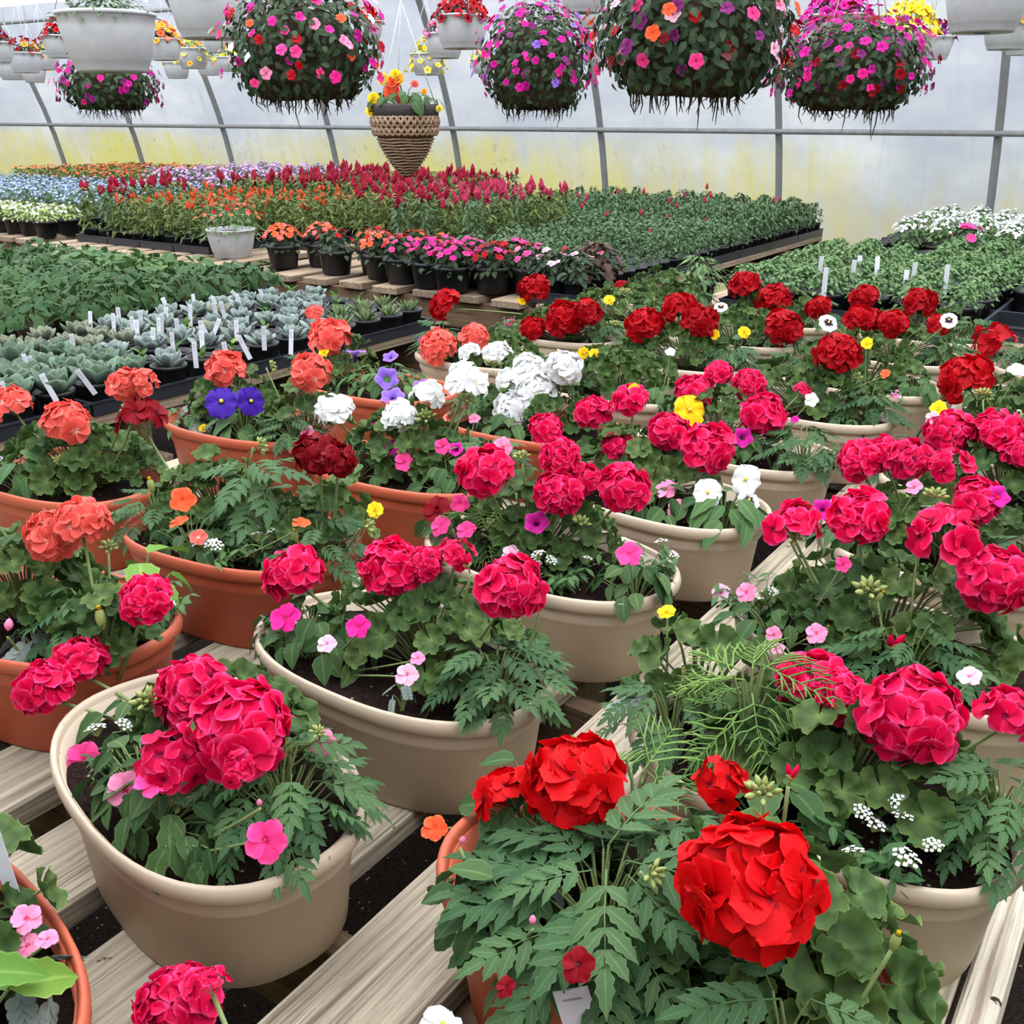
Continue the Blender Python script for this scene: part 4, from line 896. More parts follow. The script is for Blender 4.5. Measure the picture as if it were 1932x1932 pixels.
def plant_tag(p, label, tilt=0.0, rz=0.6, h=.10, w=.016, mat='tagw', group=None, marks=0):
    mb = MB(); box(mb, -w / 2, w / 2, -.0006, .0006, 0, h, 0)
    for i in range(marks): box(mb, -w * .3, w * (.25 - .1 * (i % 2)), -.0012, -.0007, h * (.86 - .09 * i), h * (.88 - .09 * i), 1)
    key = (round(h, 3), w, mat, marks)
    if key not in TAGM: TAGM[key] = mb.mesh('plant_tag', [M[mat], M['ink']], False)
    o = ob('plant_tag', TAGM[key], None, Matrix.Translation(p) @ Matrix.Rotation(rz, 4, 'Z') @ Matrix.Rotation(tilt, 4, 'Y') @ Matrix.Rotation(R.uniform(-.2, .1), 4, 'X'))
    return tag(o, label, 'plant tag', group)
TAGM = {}
p = at_y(1122, 1925, 0.56); plant_tag(Vector((p.x, p.y, BT + .125)), 'white plant tag standing in the bright red geranium planter', -.3, .5, p.z - BT - .10, .03, marks=1)
p = at_y(6, 1545, 0.37); plant_tag(Vector((p.x, p.y, BT + .125)), 'white plant tag at the left edge in the corner terracotta planter', -.1, .9, p.z - BT - .125, .012)

# ------------------------------------------------------------------ bench plants
NTH = 'first second third fourth fifth sixth seventh eighth ninth tenth eleventh twelfth thirteenth fourteenth fifteenth sixteenth seventeenth eighteenth nineteenth twentieth twenty-first twenty-second twenty-third twenty-fourth'.split()
def NTHT(i):
    tens = ('', '', 'twenty-', 'thirty-', 'forty-')
    return NTH[i] if i < 20 else (tens[(i + 1) // 10] + NTH[(i + 1) % 10 - 1]) if (i + 1) % 10 else ('thirtieth' if i == 29 else 'fortieth')
def in_frame(p, m=70):
    d = p - CAM; z = d.dot(FWD)
    if z < 0.3: return False
    x = 966 + F * d.dot(RT) / z; y = 966 - F * d.dot(UPC) / z
    return -m < x < 1932 + m and -m < y < 1932 + m
def nursery_pot(r, h, name='nursery_pot', n=20, mat='black'):
    mb = MB(); loft(mb, [(r * .3, 0), (r * .74, 0), (r * .76, .003), (r * .94, h * .86), (r, h * .87), (r, h), (r * .93, h), (r * .88, h * .84), (0.0001, h * .86)], n, None, [0] * 0 or 0)
    # the last ring closes the pot as soil
    me = mb.mesh(name, [M[mat], M['soil']]); ml = [0] * (7 * n) + [1] * n; me.polygons.foreach_set('material_index', ml); return me
POT = {'s': nursery_pot(.060, .088), 'm': nursery_pot(.072, .10), 'l': nursery_pot(.088, .115)}
def tray_mesh(w, l, h=.05):
    mb = MB(); t = .003
    vs_ = []; fs = []
    def ring(x, y, z): vs_.extend([(-x, -y, z), (x, -y, z), (x, y, z), (-x, y, z)])
    a, b = w / 2, l / 2
    for x, y, z in ((a * .96, b * .98, 0), (a - .004, b - .004, h - .006), (a, b, h - .006), (a, b, h), (a - .008, b - .008, h), (a * .95, b * .97, .004)): ring(x, y, z)
    for k in range(5):
        for j in range(4): fs.append((k * 4 + j, k * 4 + (j + 1) % 4, (k + 1) * 4 + (j + 1) % 4, (k + 1) * 4 + j))
    fs.append((3, 2, 1, 0)); fs.append((20, 21, 22, 23))
    mb.add(vs_, fs); return mb.mesh('plant_tray', M['tray'], False)
def bush(seed, n, h, r, ls, lw, mat, col_=False, flowers=0, fmat=None, fs_=.05, prof=lance, stems=6, up=0.5):
    rr = random.Random(seed); mb = MB()
    for s in range(stems):
        a = s * 2.4; e = Vector((r * .6 * math.cos(a) * rr.uniform(.3, 1), r * .6 * math.sin(a) * rr.uniform(.3, 1), h * rr.uniform(.7, 1)))
        tube(mb, [(0, 0, 0), tuple(e * .5 + Vector((0, 0, .1 * h))), tuple(e)], ls * .035, ls * .025, 3, 1, .5, False)
    for i in range(n):
        a = rr.uniform(0, 6.28); t = rr.uniform(0.05, 1) if col_ else rr.uniform(0, 1) ** .7
        rad = r * (math.sqrt(max(0.05, 1 - t ** 2.2)) if not col_ else (1 - .55 * t)) * rr.uniform(.25, 1)
        p = Vector((rad * math.cos(a), rad * math.sin(a), h * (t if col_ else t * math.sqrt(max(.1, 1 - .6 * (rad / r) ** 2)))))
        d = Vector((math.cos(a), math.sin(a), rr.uniform(-.2, up * 2))); nr = (UP + Vector((math.cos(a), math.sin(a), 0)) * rr.uniform(-.2, .9) + Vector((rr.uniform(-.3, .3), rr.uniform(-.3, .3), 0))).normalized()
        blade(mb, ls * rr.uniform(.7, 1.2), ls * lw, prof, 3, .3, .25, 3, frame(p, nr, d))
    for i in range(flowers):
        a = rr.uniform(0, 6.28); q = math.sqrt(rr.random()); p = Vector((r * q * math.cos(a), r * q * math.sin(a), h * (1.02 - .45 * q * q) + rr.uniform(-.06, .06) * h))
        nr = (UP + Vector((math.cos(a), math.sin(a), 0)) * q + Vector((rr.uniform(-.4, .4), rr.uniform(-.4, .4), 0))).normalized(); Mx = frame(p, nr, nr.orthogonal(), fs_)
        for k in range(4): blade(mb, .55, .28, obov, 4, .05, .1, 3, Mx @ Matrix.Rotation(k * 1.57, 4, 'Z') @ Matrix.Rotation(.2, 4, 'X'), 2, petal=True)
    return mb.mesh('foliage', [mat, M['stem']] + ([fmat] if fmat else []))
def tray_at(me, x, y, label, group, rz=0.0):
    return tag(ob('plant_tray', me, None, Matrix.Translation((x, y, BT)) @ Matrix.Rotation(rz, 4, 'Z')), label, 'tray', group)
TZ = 0.0045                              # pots stand on the tray floor

# --- succulents and their tags
SL = {'dark': (succ_leaf('round').mesh('succulent_leaf', M['l_succ'])), 'pale': (succ_leaf('jade').mesh('succulent_leaf', M['l_succ2'])), 'blue': (succ_leaf('round').mesh('succulent_leaf', M['l_dust'])), 'point': (succ_leaf('point').mesh('succulent_leaf', M['l_succ3']))}
SLAB = {'dark': 'dark green rosette succulent', 'pale': 'pale plump-leaved succulent',
        'blue': 'silvery rosette succulent', 'point': 'spiky pointed succulent', 'bare': 'nearly bare black pot'}
def succulent(kind, x, y, s, pos=''):
    t = thing('potted_succulent', SLAB[kind] + pos, 'succulent', (x, y, BT + TZ), R.uniform(0, 6), 'succulents: ' + kind)
    ob('pot', POT['s'], t)
    b = Vector((0, 0, .078))
    if kind == 'bare':
        for i in range(5):
            a = i * 2.4; n_ = Vector((math.cos(a), math.sin(a), 1.2)); ob('leaf', LEAF['young'][0] if i % 2 else LEAF['petunia'][0], t, frame(b + Vector((0, 0, .008 * i)), Vector((-math.cos(a), -math.sin(a), .8)), n_, R.uniform(.025, .05)))
        return t
    n = {'dark': 17, 'pale': 16, 'blue': 18, 'point': 18}[kind]
    for i in range(n):
        f = i / (n - 1); a = i * 2.39996; el = {'dark': 1.35 - 1.0 * f, 'pale': 1.35 - .8 * f, 'blue': 1.4 - 1.15 * f, 'point': 1.45 - .95 * f}[kind] + R.uniform(-.1, .1)
        ln = s * (0.5 + .5 * f) * R.uniform(.88, 1.1)
        d = Vector((math.cos(a) * math.cos(el), math.sin(a) * math.cos(el), math.sin(el))); nr = Vector((-math.cos(a) * math.sin(el), -math.sin(a) * math.sin(el), math.cos(el)))
        ob('leaf', SL[kind], t, frame(b + Vector((math.cos(a), math.sin(a), 0)) * .006 + Vector((0, 0, .010 * (1 - f))), nr, d, ln))
    return t
SP = .138
tm = tray_mesh(SP * 2, SP * 4, .046)
for tx in range(3):
    for ty in range(4):
        x = -2.80 - SP * (2 * tx + .5); y = 1.30 + SP * 4 * ty + SP * 1.5
        if in_frame(Vector((x, y, BT)), 200): tray_at(tm, x, y, 'black tray under succulents, %s from the near end, %s from the bench edge' % (NTH[ty], NTH[tx]), 'trays under the succulents')
for cx_ in range(6):
    seen_ = 0
    for ry_ in range(16):
        x = -2.80 - SP * cx_ + R.uniform(-.006, .006); y = 1.30 + SP * ry_ + R.uniform(-.006, .006)
        if not in_frame(Vector((x, y, BT + .12)), 60): continue
        u = R.random()
        if y < 2.0: k = 'dark' if (cx_ < 4) else ('pale' if u < .7 else 'dark')
        elif y < 2.35: k = ('bare' if cx_ < 2 and u < .6 else 'pale' if cx_ > 2 else 'blue')
        elif y < 3.0: k = 'blue' if u < .72 else 'pale' if u < .85 else 'bare'
        else: k = 'point' if cx_ < 2 else ('bare' if u < .55 else 'blue')
        if y > 2.85 and cx_ == 0: k = 'point'
        succulent(k, x, y, {'dark': .088, 'pale': .07, 'blue': .069, 'point': .068, 'bare': .05}[k] * R.uniform(.9, 1.1), ', %s from the near end, %s row from the bench edge' % (NTH[seen_], NTH[cx_])); seen_ += 1
for i, (px, py, ti) in enumerate(sorted([(165, 588, 0), (222, 580, 0), (210, 592, 0), (263, 585, .05), (245, 597, .05), (255, 605, 0), (281, 618, .15), (300, 592, .1), (308, 580, .1), (318, 560, -.3), (295, 600, 0), (333, 600, 0), (323, 628, 0), (355, 575, .05), (394, 598, .4), (378, 605, 0), (378, 625, 0), (398, 610, -.4), (412, 558, -.3), (410, 570, -.2), (422, 568, -.1), (443, 605, 0), (455, 555, -.25), (468, 630, -.4), (495, 615, .05), (545, 622, .05), (366, 555, -.2), (460, 540, -.7), (500, 545, -.3), (427, 645, -.1), (63, 615 + 55, -.1), (50, 668, -.2), (98, 702, -.4), (172, 690, -.5), (135, 630, 0), (365, 645, .0), (7, 720, -.1)])):
    top = at_z(px, py, BT + .165)
    plant_tag(Vector((top.x, top.y, BT + .078)), 'white plant tag in the succulents, %s counting from the left' % NTHT(i), ti, .55 + R.uniform(-.3, .3), .088, .0165, 'tagw', 'white tags among the succulents', 3)
# --- ivy
def ivy_pot(x, y, big, pos):
    t = thing('potted_ivy', ('broad-leaved bright green pot' if big else 'dark green potted ivy') + pos, 'ivy', (x, y, BT), R.uniform(0, 6), 'potted ivy: ' + ('broad leaved' if big else 'dark'))
    ob('pot', POT['m'], t); 
    pl = Plant('stems', t); pl.start()
    n = 40
    mound(t, pl.mb, (0, 0, .075), .13, .13, .13, n, [IVL] if big else LEAF['ivy'], .038 if not big else .05, .06 if not big else .075, .9, .0012)
    pl.finish()
IVL = simple_leaf(1, .42, ovate, .2, .1, 7, .06).mesh('broad_leaf', M['l_pan'])
for i in range(10):
    for j in range(9):
        x = -3.74 - .19 * i + R.uniform(-.02, .02); y = 1.86 + .19 * j + R.uniform(-.02, .02)
        if in_frame(Vector((x, y, BT + .2)), 40): ivy_pot(x, y, j >= 7 and 2 <= i <= 6, ', %s row from the back, %s pot away from the succulents' % (NTH[8 - j], NTH[i]))
# --- plume flowers
def plume(seed, colr):
    rr = random.Random(seed); mb = MB(); n = 9; pr = [(0.05, 0), (.16, .1), (.22, .3), (.20, .5), (.13, .75), (.05, .93), (.01, 1.0)]; vs_ = []; fs = []; at_ = []
    for k, (s, z) in enumerate(pr):
        for j in range(n): th = 2 * math.pi * (j + .5 * (k % 2)) / n; q = s * rr.uniform(.7, 1.35); vs_.append((q * math.cos(th), q * math.sin(th), z + rr.uniform(-.04, .04))); at_.append(rr.uniform(.2, 1))
    for k in range(len(pr) - 1):
        for j in range(n): fs.append((k * n + j, k * n + (j + 1) % n, (k + 1) * n + (j + 1) % n, (k + 1) * n + j))
    mb.add(vs_, fs, at_); return mb.mesh('plume', PM[colr], False)
PLU = {c: [plume(i, c) for i in range(3)] for c in ('crimsonplume', 'pinkplume', 'orangeplume')}
CEL = {'o': [bush(i, 120, .24, .085, .055, .16, M['l_farlime'], True, up=.8) for i in range(3)], 'c': [bush(10 + i, 110, .30, .075, .06, .17, M['l_farlime' if i else 'l_far'], True, up=.8) for i in range(3)]}
def celosia(x, y, colr, lab, hs=1.0, pos=''):
    t = thing('potted_celosia', lab[0] + pos, 'celosia', (x, y, BT + TZ), R.uniform(0, 6), lab[1]); ob('pot', POT['s'], t)
    tall = colr != 'orangeplume'; hh = (.30 if tall else .24) * hs * R.uniform(.9, 1.1)
    tag(ob('foliage', R.choice(CEL['c' if tall else 'o']), t, Matrix.Translation((0, 0, .075)) @ Matrix.Diagonal((1, 1, hs, 1))), None, None, None, 'stuff')
    for i in range(R.choice((3, 4, 4, 5))):
        a = R.uniform(0, 6.28); r = R.uniform(0, .055); L = R.uniform(.05, .085) if tall else R.uniform(.032, .055)
        ob('plume', R.choice(PLU[colr]), t, frame(Vector((r * math.cos(a), r * math.sin(a), .06 + hh * R.uniform(.82, 1.05))), UP + rv(.25), Vector((1, 0, 0)), L))
LO = ('orange-plumed celosia pot', 'orange celosia')
LC = ('crimson-plumed celosia pot', 'crimson celosia')
LP = ('rosy-plumed celosia pot behind the impatiens', 'rosy celosia')
CP = .178
ctm = tray_mesh(CP * 2, CP * 3, .05)
for i in range(5):
    for j in range(6):
        if i == 4 and j == 0: continue
        tray_at(ctm, -6.80 + CP * (2 * i + .5), 4.66 + CP * (3 * j + 1), 'low black tray under the celosia, %s row from the front, %s from the left' % (NTH[j], NTH[i]), 'trays under the celosia')
for i in range(10):
    for j in range(18):
        x = -6.80 + CP * i + R.uniform(-.015, .015); y = 4.66 + CP * j + R.uniform(-.015, .015)
        if not in_frame(Vector((x, y, BT + .35)), 20): continue
        if i > 7 and j < 3: continue
        front = j < 7 + (i > 5) * 1
        celosia(x, y, 'orangeplume' if front and not (i < 2 and j < 5) else 'crimsonplume', LO if front and not (i < 2 and j < 5) else LC, 1.0, ', %s row from the front, %s from the left of its bench' % (NTH[j], NTH[i]))
for i in range(6):
    for j in range(7):
        x = -4.70 + CP * i + R.uniform(-.015, .015); y = 5.20 + CP * j + R.uniform(-.015, .015)
        celosia(x, y, 'pinkplume' if (i > 3 or j > 3) else 'crimsonplume', LP, 1.0, ', %s row back, %s from the left' % (NTH[j], NTH[i]))
# --- green seedlings on the far bench
GRN = [bush(30 + i, 120, .14, .064, .031, .28, M['l_far'], i == 0, prof=ovate) for i in range(4)]
GP = .136
gtm = tray_mesh(GP * 2, GP * 4, .05)
for i in range(-4, 4):
    for j in range(6):
        x = -3.55 + GP * (2 * i + .5); y = 4.78 + GP * (4 * j + 1.5)
        if i < 0 and j < 3: continue
        tray_at(gtm, x, y, 'black tray under the green seedlings, tray %s from the camera end, column %s' % (NTH[j], NTH[i + 4]), 'trays under the green seedlings')
for i in range(-8, 8):
    for j in range(24):
        x = -3.55 + GP * i; y = 4.78 + GP * j
        if y > 7.95 or (i < 0 and j < 12): continue
        small = i > 4 and j < 5
        t = thing('potted_seedling', 'green seedling on the far bench, %s row from the camera, %s from its right edge' % (NTH[j], NTH[7 - i]), 'seedling', (x, y, BT + TZ), R.uniform(0, 6), 'green seedlings on the far bench')
        ob('pot', POT['s'], t); s = (.45 if small else 1.0) * R.uniform(.85, 1.2) * (1 + .35 * (j > 14))
        tag(ob('foliage', R.choice(GRN), t, Matrix.Translation((0, 0, .075)) @ Matrix.Diagonal((min(s, 1.05), min(s, 1.05), s, 1))), None, None, None, 'stuff')
        if R.random() < .07 and j > 6: ob('plume', R.choice(PLU['pinkplume']), t, Matrix.Translation((0, 0, .19 * s)) @ Matrix.Scale(.05, 4))
# --- impatiens along the front of that bench
IMPF = [bush(50 + i, 110, .12, .095, .036, .33, M['l_ball'], False, prof=ovate) for i in range(3)]
BRZ = [bush(60 + i, 70, .15, .09, .055, .38, M['l_bronze'], False, prof=ovate) for i in range(2)]
def impatiens_pot(x, y, cols, label, n=13, fol=None, s=1.0, pot='m'):
    t = thing('potted_impatiens', label, 'impatiens', (x, y, BT + TZ), R.uniform(0, 6), 'impatiens on the front of the far bench'); ob('pot', POT[pot], t, Matrix.Scale(1.15, 4))
    tag(ob('foliage', R.choice(fol or IMPF), t, Matrix.Translation((0, 0, .095)) @ Matrix.Scale(s * 1.3, 4)), None, None, None, 'stuff')
    for i in range(n):
        a = i * 2.4 + R.uniform(-.3, .3); q = math.sqrt((i + .5) / n); d = Vector((math.cos(a), math.sin(a), 0))
        p = Vector((0, 0, .105)) + d * .122 * q * s + UP * .155 * s * (1 - .5 * q * q)
        ob('flower', get_flower('impatiens', R.choice(cols)), t, frame(p, UP + d * q + rv(.3), d, R.uniform(.038, .052)))
LI = 'potted impatiens on the front edge of the far bench '
for x, y, cols, lab, n in [
    (-4.62, 4.42, ['orange', 'orange', 'coral'], 'black pot overflowing with bright orange impatiens on the first plank', 26), (-4.48, 4.60, ['orange', 'coral'], 'orange impatiens pot tucked behind the brightest orange pot', 18),
    (-4.18, 4.40, ['scarlet', 'scarlet'], 'leafy impatiens pot with few scarlet blooms right of the bright orange pot', 6), (-4.04, 4.58, ['scarlet', 'orange'], 'second row impatiens pot with sparse scarlet blooms', 6),
    (-3.86, 4.42, ['orange', 'orange', 'coral'], 'orange impatiens pot in the middle of the front row', 18), (-3.74, 4.58, ['orange', 'scarlet'], 'orange-red impatiens pot behind the middle of the front row', 12),
    (-3.66, 4.36, ['pink', 'scarlet'], 'impatiens pot mixing pink and scarlet on a plank end', 12), (-3.48, 4.50, ['orange', 'pink'], 'impatiens pot mixing orange and pink blooms', 12),
    (-3.44, 4.32, ['pink', 'hotpink'], 'hot pink impatiens pot over the plank ends', 16), (-3.26, 4.44, ['pink', 'hotpink'], 'deep pink impatiens pot in the second row', 16),
    (-3.24, 4.26, ['pink', 'hotpink', 'pink'], 'densely flowering pink impatiens pot above a scarlet geranium head', 16), (-3.06, 4.36, ['pink', 'scarlet'], 'pink and red impatiens pot beside the begonias', 14),
    (-3.05, 4.54, ['scarlet', 'pink'], 'red impatiens pot at the back of the front rows', 12), (-2.88, 4.44, ['rose', 'pink', 'scarlet'], 'rose impatiens pot next to the bronze leaves', 10)]:
    impatiens_pot(x, y, cols, lab, int(n * 1.4), None, .95, 'l')
tray_at(tray_mesh(.30, .52, .055), -2.62, 4.50, 'black ribbed tray of begonias at the corner of the far bench', 'corner trays')
for x, y, cols, fol, lab, n in [(-2.70, 4.36, ['rose', 'palepink'], None, 'begonia pot with pale pink blooms in the corner tray', 4), (-2.56, 4.36, ['palepink'], None, 'green begonia pot at the tray corner', 3),
                                (-2.69, 4.53, ['scarlet'], None, 'green begonia pot with one red bloom', 2), (-2.55, 4.53, ['rose', 'rose'], BRZ, 'bronze-leaved begonia pot with a pink bloom', 5), (-2.62, 4.68, ['rose'], None, 'leafy begonia pot at the back of the corner tray', 1)]:
    impatiens_pot(x, y, cols, lab, n, fol, .9, 's')
# --- bushy pots on the bench to the right
BAC = [bush(70 + i, 240, .11, .105, .025, .36, M['l_fargrey'], False, prof=ovate) for i in range(3)]
WHT = [bush(80 + i, 130, .17, .10, .032, .28, M['l_fargrey'], False, 60, PM['white'], .022) for i in range(3)]
PNK = [bush(90 + i, 110, .15, .10, .05, .34, M['l_far'], False, 8, PM['pink'], .06) for i in range(2)]
RP = .19
rtm = tray_mesh(RP * 2, RP * 2, .06)
for i in range(8):
    for j in range(9):
        x = -1.80 + RP * (2 * i + .5); y = 4.62 + RP * (2 * j + .5)
        if i < 7 and in_frame(Vector((x, y, BT)), 420): tray_at(rtm, x, y, 'black tray under the bushy pots, %s row from the front, %s from the left' % (NTH[j], NTH[i]), 'trays under the bushy pots')
for i in range(14):
    for j in range(18):
        x = -1.80 + RP * i + R.uniform(-.01, .01); y = 4.62 + RP * j + R.uniform(-.01, .01)
        if not in_frame(Vector((x, y, BT + .15)), 420): continue
        if i == 6 and j < 3: continue
        if j < 9: fol, lab, gr = BAC, 'bushy light green pot', 'bushy green pots'
        elif j < 11: fol, lab, gr = (PNK if R.random() < .5 else BAC), 'dark green pot with few blooms', 'pots with pink blooms'
        else: fol, lab, gr = WHT, 'pot of massed white flowers', 'white flowers by the film wall'
        if (8 <= j <= 10 and i < 3) or (j > 10 and i < 1):
            t = thing('empty_pot', 'leafless black pot before the white flowers, %s row from front, %s from left' % (NTH[j], NTH[i]), 'pot', (x, y, BT + TZ), 0, 'pots with few leaves'); ob('pot', POT['m'], t); continue
        t = thing('potted_plant', lab + ' by the wall, %s row from front, %s from left' % (NTH[j], NTH[i]), 'potted plant', (x, y, BT + TZ), R.uniform(0, 6), gr); ob('pot', POT['l'], t)
        tag(ob('foliage', R.choice(fol), t, Matrix.Translation((0, 0, .10)) @ Matrix.Scale(R.uniform(.85, 1.05), 4)), None, None, None, 'stuff')
for k, (px, py) in enumerate(sorted([(1612, 485), (1625, 478), (1660, 480), (1727, 490), (1560, 500), (1715, 505), (1790, 495), (1550, 478)])):
    q = at_z(px, py, BT + .25); plant_tag(Vector((q.x, q.y, BT + .11)), 'white label among the bushy pots, %s from left' % NTH[k], 0, .6, .13, .022, 'tagw', 'labels among the bushy pots')
t = thing('potted_plant', 'young grassy green pot left of the bushy pots by the bench end', 'potted plant', (-2.02, 4.56, BT + TZ)); ob('pot', POT['l'], t); tag(ob('foliage', bush(99, 160, .14, .13, .06, .12, M['l_fargrey']), t, Matrix.Translation((0, 0, .1))), None, None, None, 'stuff')
# --- bedding flowers far left
LOB = [bush(110 + i, 90, .20, .11, .05, .12, M['l_far'], False, 38, PM['lightblue'], .022) for i in range(2)]
LIL = [bush(113 + i, 90, .30, .11, .06, .14, M['l_far'], False, 60, PM['lilac'], .03) for i in range(2)]
LIM = [bush(116 + i, 120, .12, .11, .04, .25, M['l_faryel'], False, 20, PM['white'], .022) for i in range(2)]
ORG = [bush(119 + i, 110, .26, .11, .06, .18, M['l_farlime'], False, 11, PM['orange'], .028) for i in range(2)]
for i in range(24):
    for j in range(17):
        x = -7.32 - .195 * i; y = 4.62 + .195 * j
        if x < -10.5 or not in_frame(Vector((x, y, BT + .25)), 20): continue
        if j < 2: fol, lab, gr = LIM, 'pale green pot with tiny white flowers', 'pale green bedding'
        elif j < 9: fol, lab, gr = LOB, 'pot of light blue lobelia', 'blue lobelia'
        elif i < 6: fol, lab, gr = LIL, 'tall pot of lilac flowers', 'lilac flowers'
        else: fol, lab, gr = ORG, 'pot of orange flowers', 'orange bedding'
        t = thing('potted_bedding_plant', lab + ', %s row from front, %s from right' % (NTH[j], NTH[i]), 'bedding plant', (x, y, BT), R.uniform(0, 6), gr); ob('pot', POT['l'], t); tag(ob('foliage', R.choice(fol), t, Matrix.Translation((0, 0, .10))), None, None, None, 'stuff')

# ------------------------------------------------------------------ hanging baskets
def hang_mesh():
    mb = MB(); loft(mb, [(.10, .0), (.345, 0.0), (.36, .02), (.39, .10), (.402, .11), (.475, .42), (.487, .535), (.505, .54), (.505, .57), (.485, .575), (.465, .55), (.45, .50), (.0005, .50)], 36)
    me = mb.mesh('hanging_pot', [M['white_pot'], M['soil']]); me.polygons.foreach_set('material_index', [0] * (11 * 36) + [1] * 36); return me
HANG = hang_mesh()
RAILZ = 2.95
def hanger(t, r, z0, ztop, n=3):
    mb = MB(); ap = Vector((0, 0, z0 + min(.42, ztop - z0 - .03)))
    for k in range(n):
        a = 2 * math.pi * k / n + .4; tube(mb, [(r * math.cos(a), r * math.sin(a), z0), tuple(ap)], .0022, .0022, 4)
    tube(mb, [tuple(ap), (0, 0, ztop)], .0025, .0025, 4)
    ob('hanger', mb.mesh('hanger', M['wire']), t)
HB = {'g': [bush(130 + i, 150, .34, .52, .13, .3, M['l_ball'], False, prof=ovate) for i in range(2)], 'l': [bush(133 + i, 150, .34, .52, .11, .26, M['l_faryel'], False, prof=ovate) for i in range(2)], 'd': [bush(135 + i, 260, .34, .55, .10, .2, M['l_far'], False, 40, PM['white'], .05) for i in range(2)]}
RAILS = set()
def hanging_pot(px, py, w, Y, cols, label, fol='g', n=20, kind='petunia', trail=False):
    """(px, py): centre of the rim as seen, w: rim width"""
    c = at_y(px, py, Y); D = w * depth(c) / F; RAILS.add(Y)
    t = thing('hanging_pot', label, 'hanging basket', (c.x, c.y, c.z - .56 * D), R.uniform(0, 6), 'white hanging pots')
    ob('pot', HANG, t, Matrix.Scale(D, 4)); hanger(t, .495 * D, .56 * D, RAILZ - (c.z - .56 * D))
    tag(ob('foliage', R.choice(HB[fol]), t, Matrix.Translation((0, 0, .48 * D)) @ Matrix.Diagonal((D, D, D * (1.0 if n else .8), 1))), None, None, None, 'stuff')
    n = int(n * 1.5)
    for i in range(n):
        a = i * 2.4; q = math.sqrt((i + .5) / n) * (1.15 if not trail else 1.25); d = Vector((math.cos(a), math.sin(a), 0))
        p = Vector((0, 0, .50 * D)) + d * .5 * D * q + UP * D * (.52 - (.42 if not trail else .6) * q * q) + rv(.03) * D
        ob('flower', get_flower(kind, R.choice(cols)), t, frame(p, UP * .7 + d * q + rv(.3), d, R.uniform(.15, .22) * D * (.26 / max(D, .2)) ** .5))
    return t
hanging_pot(199, 26, 182, 2.6, [], 'large white hanging pot of dark foliage with tiny white flowers, over the ivy', 'd', 0)
hanging_pot(390, -18, 150, 3.3, [], 'white hanging pot cut by the top edge beside the large white pot', 'g', 0)
hanging_pot(-8, 80, 62, 5.2, ['darkred', 'plum'], 'white hanging pot at the upper left edge under dark red blooms', n=14)
hanging_pot(45, 100, 62, 5.9, ['amber', 'orange', 'darkred'], 'small white hanging pot with rusty orange flowers', n=14)
hanging_pot(112, 68, 68, 5.2, ['scarlet', 'darkred'], 'white hanging pot with deep red petunias beside the large white pot', n=20)
hanging_pot(82, 98, 56, 6.4, ['darkred', 'amber'], 'small white hanging pot behind the deep red petunias', n=12)
hanging_pot(308, 74, 66, 5.2, ['amber', 'amber', 'orange'], 'white hanging pot of amber orange flowers right of the large pot', n=24)
hanging_pot(362, 92, 62, 6.4, ['paleyellow', 'amber'], 'white hanging pot with trailing yellow flowers', 'l', n=18, trail=True)
hanging_pot(412, 62, 62, 6.4, ['paleyellow'], 'white hanging pot between yellow flowers and the tall mixed basket', 'l', n=8)
hanging_pot(332, 118, 50, 7.4, ['paleyellow'], 'tiny white hanging pot below the amber flowers', 'l', n=6)
hanging_pot(393, 112, 50, 7.4, ['paleyellow'], 'small white hanging pot low behind the trailing yellow flowers', 'l', n=6)
hanging_pot(430, 108, 44, 5.9, ['paleyellow'], 'small white hanging pot at the left of the mixed basket', 'l', n=6)
hanging_pot(20, 118, 54, 7.4, ['amber'], 'low white hanging pot at the left over the algae stained film', 'l', n=6)
hanging_pot(62, 128, 46, 6.9, ['amber'], 'lowest white hanging pot in the left cluster', 'l', n=5)
hanging_pot(695, 40, 56, 7.4, ['scarlet', 'scarlet', 'red'], 'white hanging pot with scarlet petunias near the top middle', n=22)
hanging_pot(871, 30, 102, 5.2, ['scarlet', 'red', 'darkred'], 'white hanging pot crowned with scarlet petunias left of the magenta ball', n=34)
hanging_pot(838, 64, 76, 6.4, ['pink', 'rose'], 'white hanging pot with pink petunias behind the scarlet one', n=12)
hanging_pot(806, 102, 66, 7.4, ['paleyellow', 'yellow'], 'white hanging pot with yellow flowers above the cone basket', 'l', n=24, trail=True)
hanging_pot(910, 112, 44, 7.8, ['paleyellow'], 'small hanging pot of yellow flowers behind the magenta ball', 'l', n=12)
hanging_pot(1110, 18, 58, 6.4, ['pink'], 'narrow white hanging pot between the two large flower balls', n=8)
hanging_pot(1100, -32, 92, 5.2, [], 'hanging pot whose base peeks in at the top between two flower balls', n=0)
hanging_pot(1140, 92, 54, 7.4, [], 'white hanging pot low against the film beside the widest flower ball', n=0)
hanging_pot(1580, 30, 122, 5.2, ['magenta', 'hotpink'], 'white hanging pot with magenta petunias above the magenta ball', n=34)
hanging_pot(1712, 54, 112, 5.9, ['paleyellow', 'yellow'], 'white hanging pot of yellow petunias at the upper right', 'l', n=36)
hanging_pot(1765, 70, 70, 7.2, ['plum', 'darkred'], 'white hanging pot with dark plum flowers behind the yellow one', n=12)
hanging_pot(1868, -36, 160, 4.4, [], 'big white hanging pot cut off by the top right corner', n=0)
hanging_pot(1905, 38, 92, 5.9, ['amber'], 'white hanging pot under the cut off one at the right edge', n=10)
hanging_pot(1928, 68, 60, 7.4, ['amber'], 'small white hanging pot at the right frame edge', n=6)

